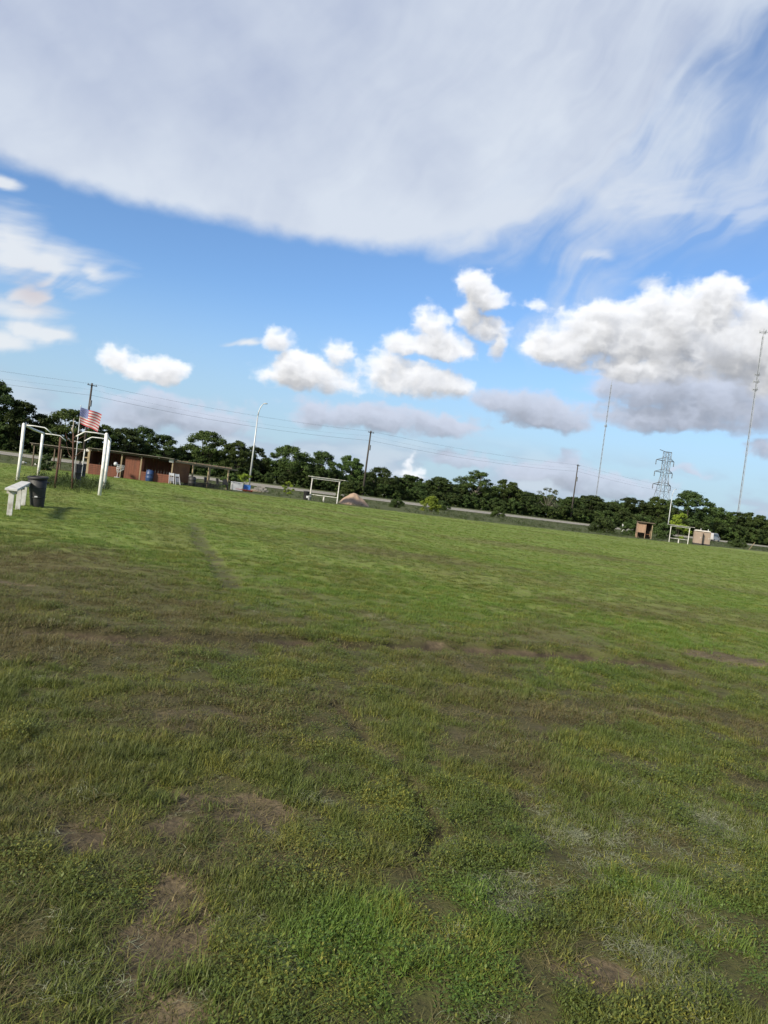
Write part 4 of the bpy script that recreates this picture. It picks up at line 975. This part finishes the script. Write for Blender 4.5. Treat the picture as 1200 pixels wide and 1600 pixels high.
for (x_, y_, z_) in ((-.6, 0, .1), (-.15, .05, .1), (.3, -.03, .1), (.75, .1, .1), (-.4, .05, .3), (.08, 0, .3), (.5, .05, .3), (-.15, .03, .5), (.3, .03, .5), (-.5, .45, .1), (.1, .45, .1), (.0, .4, .3), (.6, .5, .1)):
    MB().box((x_, y_, z_), (.40, .20, .19), rb.uniform(-.25, .25)).build('block', 'block', q, bevel=.01)
def mound(label, x, y, rx, ry, h, m, seed, n=34):
    q = thing('dirt_mound', label, 'mound', grnd(x, y, -.05)); V, Fq = [], []; nr_ = 16
    for i in range(nr_ + 1):
        for k_ in range(n):
            t = i / nr_; a = 2 * math.pi * k_ / n; rr = t * (1 + .12 * math.sin(a * 3 + seed) + .07 * math.sin(a * 7 + 1))
            xx, yy = rr * rx * math.cos(a), rr * ry * math.sin(a)
            z_ = h * (1 - t ** 1.5) * (1 - .10 * math.sin(a * 2) * t) + (fbm(np.array([xx * 3 + seed]), np.array([yy * 3.]), 5)[0] - .5) * .18 * h * (t < .97)
            V.append((xx, yy, z_ if t < 1 else -.05))
    for i in range(nr_):
        for k_ in range(n): Fq.append((i * n + k_, (i + 1) * n + k_, (i + 1) * n + (k_ + 1) % n, i * n + (k_ + 1) % n))
    o = bpy.data.objects.new('heap', np_mesh('heap', np.array(V), np.array(Fq), None, m)); C.objects.link(o); o.parent = q
DIRT = worn('dirt', (.29, .205, .15), (.20, .14, .105), .95, 2.5, bump=.6)
mound('pinkish brown dirt mound right of the central bench shelter', -3.15, 72.5, 1.5, 1.3, 1.2, DIRT, 1)
mound('low earth ridge between the blue crate and the concrete blocks', -14.0, 76.0, 1.9, .7, .28, worn('earth', (.20, .155, .115), (.12, .10, .075), .95, 3.0), 4)
for x_, y_, r_, lab in ((-31.6, 66.7, .34, 'pale rock right of the left goal near post, by the road edge'), (-32.6, 66.0, .22, 'smaller pale rock left of its larger neighbour by the road edge')):
    mb = MB(); bm = bmesh.new(); bmesh.ops.create_icosphere(bm, subdivisions=2, radius=r_)
    for v_ in bm.verts: v_.co *= .8 + .4 * random.random(); v_.co.z *= .6
    me = bpy.data.meshes.new('rock'); bm.to_mesh(me); bm.free(); me.materials.append(M['white_board'])
    o = bpy.data.objects.new('rock', me); C.objects.link(o); o.location = grnd(x_, y_, r_ * .2); tag(o, lab, 'rock', 'pale rocks by the road edge')

# ------------------------------------------------------------------ bench shelters, booth, toilets
def shelter(label, x, y, rz, w, h):
    q = thing('bench_shelter', label, 'shelter', grnd(x, y), rz, 'roofed team bench shelters on the far touchline')
    for s_ in (-1, 1):
        MB().box((s_ * w / 2, 0, h / 2 - .1), (.085, .075, h + .2)).build('post', 'white_board', q, bevel=.008)
        MB().bar((s_ * w / 2, .02, h - .45), (s_ * w / 2, .62, h + .05), .05, .07).build('brace', 'white_board', q)
    MB().box((0, -.03, h + .0), (w + .18, .06, .16)).build('beam', 'white_board', q)
    for i in range(4): MB().box((.12, -.28 + .34 * i + .17, h + .105 + .006 * (i % 2)), (w + .95, .345, .03)).build('roof_plank', 'white_board', q)
    for s_ in (-.07, .09): MB().box((0, s_ + .07, .56), (w - .13, .145, .045)).build('seat_plank', 'white_board', q)
    MB().box((0, .06, .24), (.12, .10, .59)).build('leg', 'white_board', q)
    return q
s0 = shelter('central white bench shelter beside the dirt mound', -5.75, 68.6, math.atan2(-.4, 2.7), 2.62, 2.12)
s1 = shelter('right white bench shelter between the tan booth and toilets', 39.3, 97.8, -.22, 2.35, 2.2)
q = thing('trash_bin', 'small black bin at the left post of the central bench shelter', 'bin', grnd(-7.35, 68.2))
MB().lathe([(.21, 0), (.22, .02), (.27, .72), (.29, .74), (.29, .78), (.26, .79), (.05, .82)], n=18).build('body', 'black_plastic', q, True)
MB().box((.13, -.24, .28), (.16, .02, .2)).build('sticker', 'white_plastic', q)
q = thing('bucket', 'white bucket by the small black bin at the central shelter', 'bucket', grnd(-7.0, 67.9))
MB().lathe([(.12, 0), (.15, .36), (.16, .37), (.145, .38), (.115, .03)], n=16).build('body', 'white_plastic', q, True)
MB().tube([(-.155, 0, .34), (-.1, -.1, .44), (.1, -.1, .44), (.155, 0, .34)], .008, 5).build('handle', 'galvanised', q)

bo = thing('booth', 'tan wooden booth with open doorway left of the right shelter', 'booth', grnd(35.5, 100.2), -.22)
for i in range(5): MB().box((-.86 + .2 * i, 0, 1.42), (.192, .03, 1.36)).build('board', 'tan_board', bo)
for s_, y_ in ((-.93, 0), (-.93, 1.3), (.93, 0), (.93, 1.3)): MB().box((s_, y_ + .0, 1.02), (.10, .10, 2.12)).build('post', 'timber' if s_ > 0 else 'tan_board', bo)
MB().box((.10, .0, 1.02), (.08, .08, 2.1)).build('post', 'tan_board', bo)
for i in range(9): MB().box((-.85 + .21 * i, 1.36, 1.0), (.202, .03, 2.1)).build('board', 'dark_board', bo)
for i in range(5): MB().box((-.97, .14 + .24 * i, 1.38), (.03, .232, 1.42)).build('board', 'tan_board', bo); MB().box((.97, .14 + .24 * i, 1.06), (.03, .232, 2.0)).build('board', 'dark_board', bo)
for i in range(4): MB().box((.10, -.32 + .5 * i + .15, 2.13 + .03 * i), (2.35, .50, .04), 0).build('roof_plank', 'old_timber', bo)
MB().box((.5, .55, .60), (.72, .40, .05)).build('shelf', 'plywood', bo); MB().box((-.4, .7, .55), (.8, .5, .06)).build('shelf', 'old_timber', bo)
def toilet(label, x, y, rz):
    q = thing('portable_toilet', label, 'toilet', grnd(x, y), rz, 'tan portable toilets by the road')
    MB().box((0, 0, .10), (1.14, 1.14, .2)).build('base', 'black_plastic', q)
    for s_ in (-1, 1):
        MB().box((s_ * .54, 0, 1.08), (.05, 1.06, 1.78)).build('side_wall', 'toilet_tan', q, bevel=.01)
        for k_ in range(3): MB().box((s_ * .572, -.3 + .3 * k_, 1.08), (.02, .12, 1.5)).build('side_rib', 'toilet_tan', q)
        MB().box((s_ * .49, -.53, 1.08), (.09, .06, 1.78)).build('corner_post', 'toilet_tan', q)
    MB().box((0, .53, 1.08), (1.03, .05, 1.78)).build('back_wall', 'toilet_tan', q)
    dr = MB().box((0, -.535, 1.05), (.86, .035, 1.7)).build('door', 'toilet_tan', q); MB().box((.34, -.565, 1.05), (.05, .03, .18)).build('handle', 'white_plastic', dr)
    rf = MB().hexa([(-.58, -.58, 1.97), (.58, -.58, 1.97), (.58, .58, 1.97), (-.58, .58, 1.97), (-.42, -.45, 2.17), (.42, -.45, 2.17), (.42, .45, 2.17), (-.42, .45, 2.17)]).build('roof', 'toilet_roof', q, bevel=.05)
    MB().tube([(.35, .38, 2.0), (.35, .38, 2.4)], .05, 8).build('vent_pipe', 'white_plastic', rf)
toilet('left tan portable toilet right of the right bench shelter', 46.2, 108.2, -.25); toilet('right tan portable toilet standing nearest the parked van', 47.65, 108.9, -.15)

# van on the highway
def van():
    x, y = 92.6, 206.6; q = thing('van', 'grey van on the highway behind the portable toilets', 'van', (x, y, height(x, y) + .03), math.atan2(74, 73))
    prof = [(-2.5, .45), (2.42, .45), (2.55, .75), (2.45, 1.12), (1.75, 1.30), (1.05, 2.12), (.5, 2.28), (-2.2, 2.26), (-2.5, 2.0)]
    mb = MB(); n = len(prof)
    for yy in (-.98, .98):
        for (px_, pz) in prof: mb.v.append((px_, yy * (1 if pz < 1.35 else .88), pz))
    mb.f += [tuple(range(n - 1, -1, -1)), tuple(range(n, 2 * n))] + [(i, (i + 1) % n, n + (i + 1) % n, n + i) for i in range(n)]
    mb.build('body', 'car_paint', q, bevel=.06)
    for s_ in (-1, 1):
        for x0, x1 in ((-2.2, -1.2), (-1.1, -.1), (0.0, .95)):
            MB().hexa([(x0, s_ * .955, 1.42), (x1 + (.35 if x1 > .9 else 0), s_ * .955, 1.42), (x1, s_ * .88, 2.05), (x0, s_ * .88, 2.05), (x0, s_ * .985, 1.42), (x1 + (.35 if x1 > .9 else 0), s_ * .985, 1.42), (x1, s_ * .905, 2.05), (x0, s_ * .905, 2.05)]).build('window', 'car_glass', q)
        for xw in (-1.6, 1.65):
            MB().tube([(xw, s_ * .80, .34), (xw, s_ * 1.01, .34)], .34, 18).build('wheel', 'rubber', q); MB().tube([(xw, s_ * 1.0, .34), (xw, s_ * 1.02, .34)], .19, 14).build('rim', 'galvanised', q)
        MB().box((2.50, s_ * .72, .92), (.12, .34, .16)).build('headlight', 'white_plastic', q)
        MB().box((1.05, s_ * 1.06, 1.36), (.12, .16, .18)).build('mirror', 'black_plastic', q)
    MB().hexa([(1.74, -.80, 1.34), (1.80, -.80, 1.34), (1.80, .80, 1.34), (1.74, .80, 1.34), (1.10, -.76, 2.08), (1.16, -.76, 2.08), (1.16, .76, 2.08), (1.10, .76, 2.08)]).build('windscreen', 'car_glass', q)
    MB().box((2.5, 0, .52), (.16, 1.9, .16)).build('bumper', 'black_plastic', q)
van()
q = thing('marker_post', 'short white marker post beside the bush left of the booth', 'post', grnd(38.9, 120.0)); MB().box((0, 0, .75), (.22, .06, 1.7)).build('board', 'white_board', q); MB().box((0, -.04, 1.3), (.16, .02, .3)).build('reflector', 'galvanised', q)
q = thing('leaning_stake', 'pale plank leaning in the weeds near the right picture edge', 'stake', grnd(62.2, 125.0)); MB().bar((0, 0, -.1), (.9, 0, 1.35), .12, .05).build('plank', 'timber', q)

# ------------------------------------------------------------------ lamps, poles, wires, masts
def lamp(label, x, y, h, arm, rz):
    q = thing('street_lamp', label, 'street lamp', grnd(x, y), rz, 'street lamps along the highway')
    MB().box((0, 0, .06), (.5, .5, .16)).build('base', 'block', q)
    MB().tube([(0, 0, .1), (0, 0, h * .45), (0, 0, h * .85)], [.13, .105, .075], 12).build('shaft', 'galvanised', q, True)
    MB().tube([(0, 0, h * .845), (.10 * arm, 0, h * .90), (.34 * arm, 0, h * .95), (.70 * arm, 0, h * .985), (arm, 0, h)], [.072, .068, .06, .05, .045], 10).build('arm', 'galvanised', q, True)
    MB().tube([(arm - .1, 0, h), (arm + .05, 0, h + .03), (arm + .35, 0, h + .06), (arm + .48, 0, h + .05)], [.04, .085, .09, .04], 10).build('lamp_head', 'galvanised', q, True)
lamp('tall grey street lamp with curved arm right of the pergola', -18.55, 99.5, 11.4, .62, 0.15)
lamp('grey street lamp rising behind the right bench shelter', 71.0, 184.5, 11.8, .6, .3)
POLES = [(-48.6, 117.1, 12.3, 'utility pole rising behind the flag at the left'), (-4.67, 146.2, 12.9, 'dark utility pole above the central treeline, right of the central shelter'), (51.5, 204.0, 15.8, 'dark utility pole between the two radio masts and the middle trees')]
ends = [(-118.0, 92.0, 13.0)] + [p[:3] for p in POLES] + [(128.0, 292.0, 17.5)]
for x, y, h, lab in POLES:
    q = thing('utility_pole', lab, 'utility pole', grnd(x, y), .75, 'utility poles along the highway')
    MB().tube([(0, 0, -.5), (0, 0, h * .5), (.05, 0, h)], [.21, .18, .14], 10).build('pole', 'pole_wood', q, True)
    MB().box((.05, -.14, h - .35), (1.5, .10, .12)).build('cross_arm', 'pole_wood', q)
    for xx in (-.60, .1, .70): MB().lathe([(.03, 0), (.06, .05), (.04, .10), (.06, .15), (.03, .2)], (xx, -.14, h - .29), 8).build('insulator', 'steel_dark', q)
    MB().tube([(.10, -.27, h * .70), (.10, -.27, h * .78)], .17, 10).build('cable_case', 'steel_dark', q)
def wire(label, off, drop, sag, rad_):
    pts = []
    for (a, b) in zip(ends[:-1], ends[1:]):
        A_, B_ = Vector((a[0], a[1], height(a[0], a[1]) + a[2] - drop)), Vector((b[0], b[1], height(b[0], b[1]) + b[2] - drop)); dd = (B_ - A_).normalized(); nn = Vector((dd.x, dd.y, 0)).normalized() * off
        for i in range(16): t = i / 16; pts.append(A_.lerp(B_, t) + nn - Vector((0, 0, sag * 4 * t * (1 - t))))
    o = MB().tube(pts, rad_, 5).build('power_line', 'wire'); tag(o, label, 'power line', 'power lines strung between the utility poles')
wire('thickest power line strung lowest between the utility poles', .25, 1.9, .9, .016)
wire('thin power line on the left end of the cross arms', -.6, .1, .7, .007); wire('thin power line on the right end of the cross arms', .7, .1, .75, .007)
wire('thin power line just below the cross arms', .2, 1.0, 1.1, .007)

def lattice(mb, h0, h1, wfun, step, rl, rb_, nleg=3, n=4):
    zs = [h0]
    while zs[-1] < h1 - .01: zs.append(min(h1, zs[-1] + step(zs[-1])))
    def leg(k_, z_): a = 2 * math.pi * k_ / nleg + math.pi / nleg; w = wfun(z_); return Vector((w * math.cos(a), w * math.sin(a), z_))
    for k_ in range(nleg):
        mb.tube([leg(k_, z_) for z_ in zs], rl, n)
        for i in range(len(zs) - 1):
            a, b = leg(k_, zs[i]), leg((k_ + 1) % nleg, zs[i + 1]); c, d = leg((k_ + 1) % nleg, zs[i]), leg(k_, zs[i + 1])
            mb.tube([a, b], rb_, 3); mb.tube([c, leg(k_, zs[i])], rb_, 3)
            if nleg == 4: mb.tube([c, d], rb_, 3)
    return mb
def mast(label, x, y, h, w, rl, rings):
    q = thing('radio_mast', label, 'radio mast', (x, y, 0), .4, 'slender radio masts beyond the trees')
    MB().box((0, 0, .3), (2.5, 2.5, .8)).build('base', 'block', q)
    lattice(MB(), .5, h * .965, lambda z_: w, lambda z_: 3.2, rl, rl * .55).build('lattice', 'mast_grey', q)
    MB().tube([(0, 0, h * .955), (0, 0, h)], rl * 1.1, 6).build('antenna', 'mast_grey', q)
    for z_, rr in rings:
        rg = MB(); rg.tube([(rr * math.cos(a), rr * math.sin(a), z_) for a in np.linspace(0, 2 * math.pi, 13)], .10, 5)
        for k_ in range(3): a = k_ * 2.094 + .3; rg.tube([(0, 0, z_), (rr * math.cos(a), rr * math.sin(a), z_)], .09, 4)
        rgo = rg.build('ring_mount', 'mast_grey', q)
        for k_ in range(3): a = k_ * 2.094 + .3; MB().box((rr * math.cos(a), rr * math.sin(a), z_ + .2), (.35, .25, 1.7), a).build('panel', 'mast_grey', rgo)
mast('thinner and shorter radio mast behind the middle right trees', 141.4, 500.0, 97.5, .42, .10, [(66, .9)])
mast('taller radio mast with ring mounts near the right edge', 190.6, 400.0, 116.0, .50, .13, [(114.0, 1.9), (91.0, 1.3), (87.2, 1.5), (83.0, 1.2)])
py_ = thing('lattice_pylon', 'steel lattice transmission pylon with three arms behind the right shelter', 'pylon', (114.7, 309.4, 0), .15)
wf = lambda z_: 5.4 - 3.6 * min(1, z_ / 24.5) + (0 if z_ < 24.5 else -.1)
lattice(MB(), 0, 34.0, lambda z_: max(1.7, 5.6 - z_ * .165), lambda z_: max(2.2, 5.0 - z_ * .09), .12, .05, 4).build('tower', 'steel_dark', py_)
for z_ in (20.0, 25.3, 30.2):
    for s_, ln_ in ((-1, 4.6), (1, 3.4)):
        mb = MB(); tip = Vector((s_ * (ln_), 0, z_ + .1))
        for y_ in (-.9, .9): mb.tube([(s_ * 1.2, y_, z_), tip], .11, 4); mb.tube([(s_ * 1.2, y_, z_ + 1.3), tip], .09, 4)
        for t in (.35, .7): mb.tube([(s_ * (1.2 + (ln_ - 1.2) * t), -.9 * (1 - t), z_), (s_ * (1.2 + (ln_ - 1.2) * t), .9 * (1 - t), z_)], .07, 4)
        ao = mb.build('arm', 'steel_dark', py_)
        MB().lathe([(.10, 0), (.20, -.3), (.12, -.6), (.22, -.9), (.12, -1.3), (.22, -1.6), (.10, -2.1)], (tip.x, 0, tip.z), 8).build('insulator', 'steel_dark', ao)
MB().tube([(-3.6, 0, 34.6), (-1.0, 0, 34.0), (1.9, 0, 34.0)], .13, 5).build('peak_bar', 'steel_dark', py_)
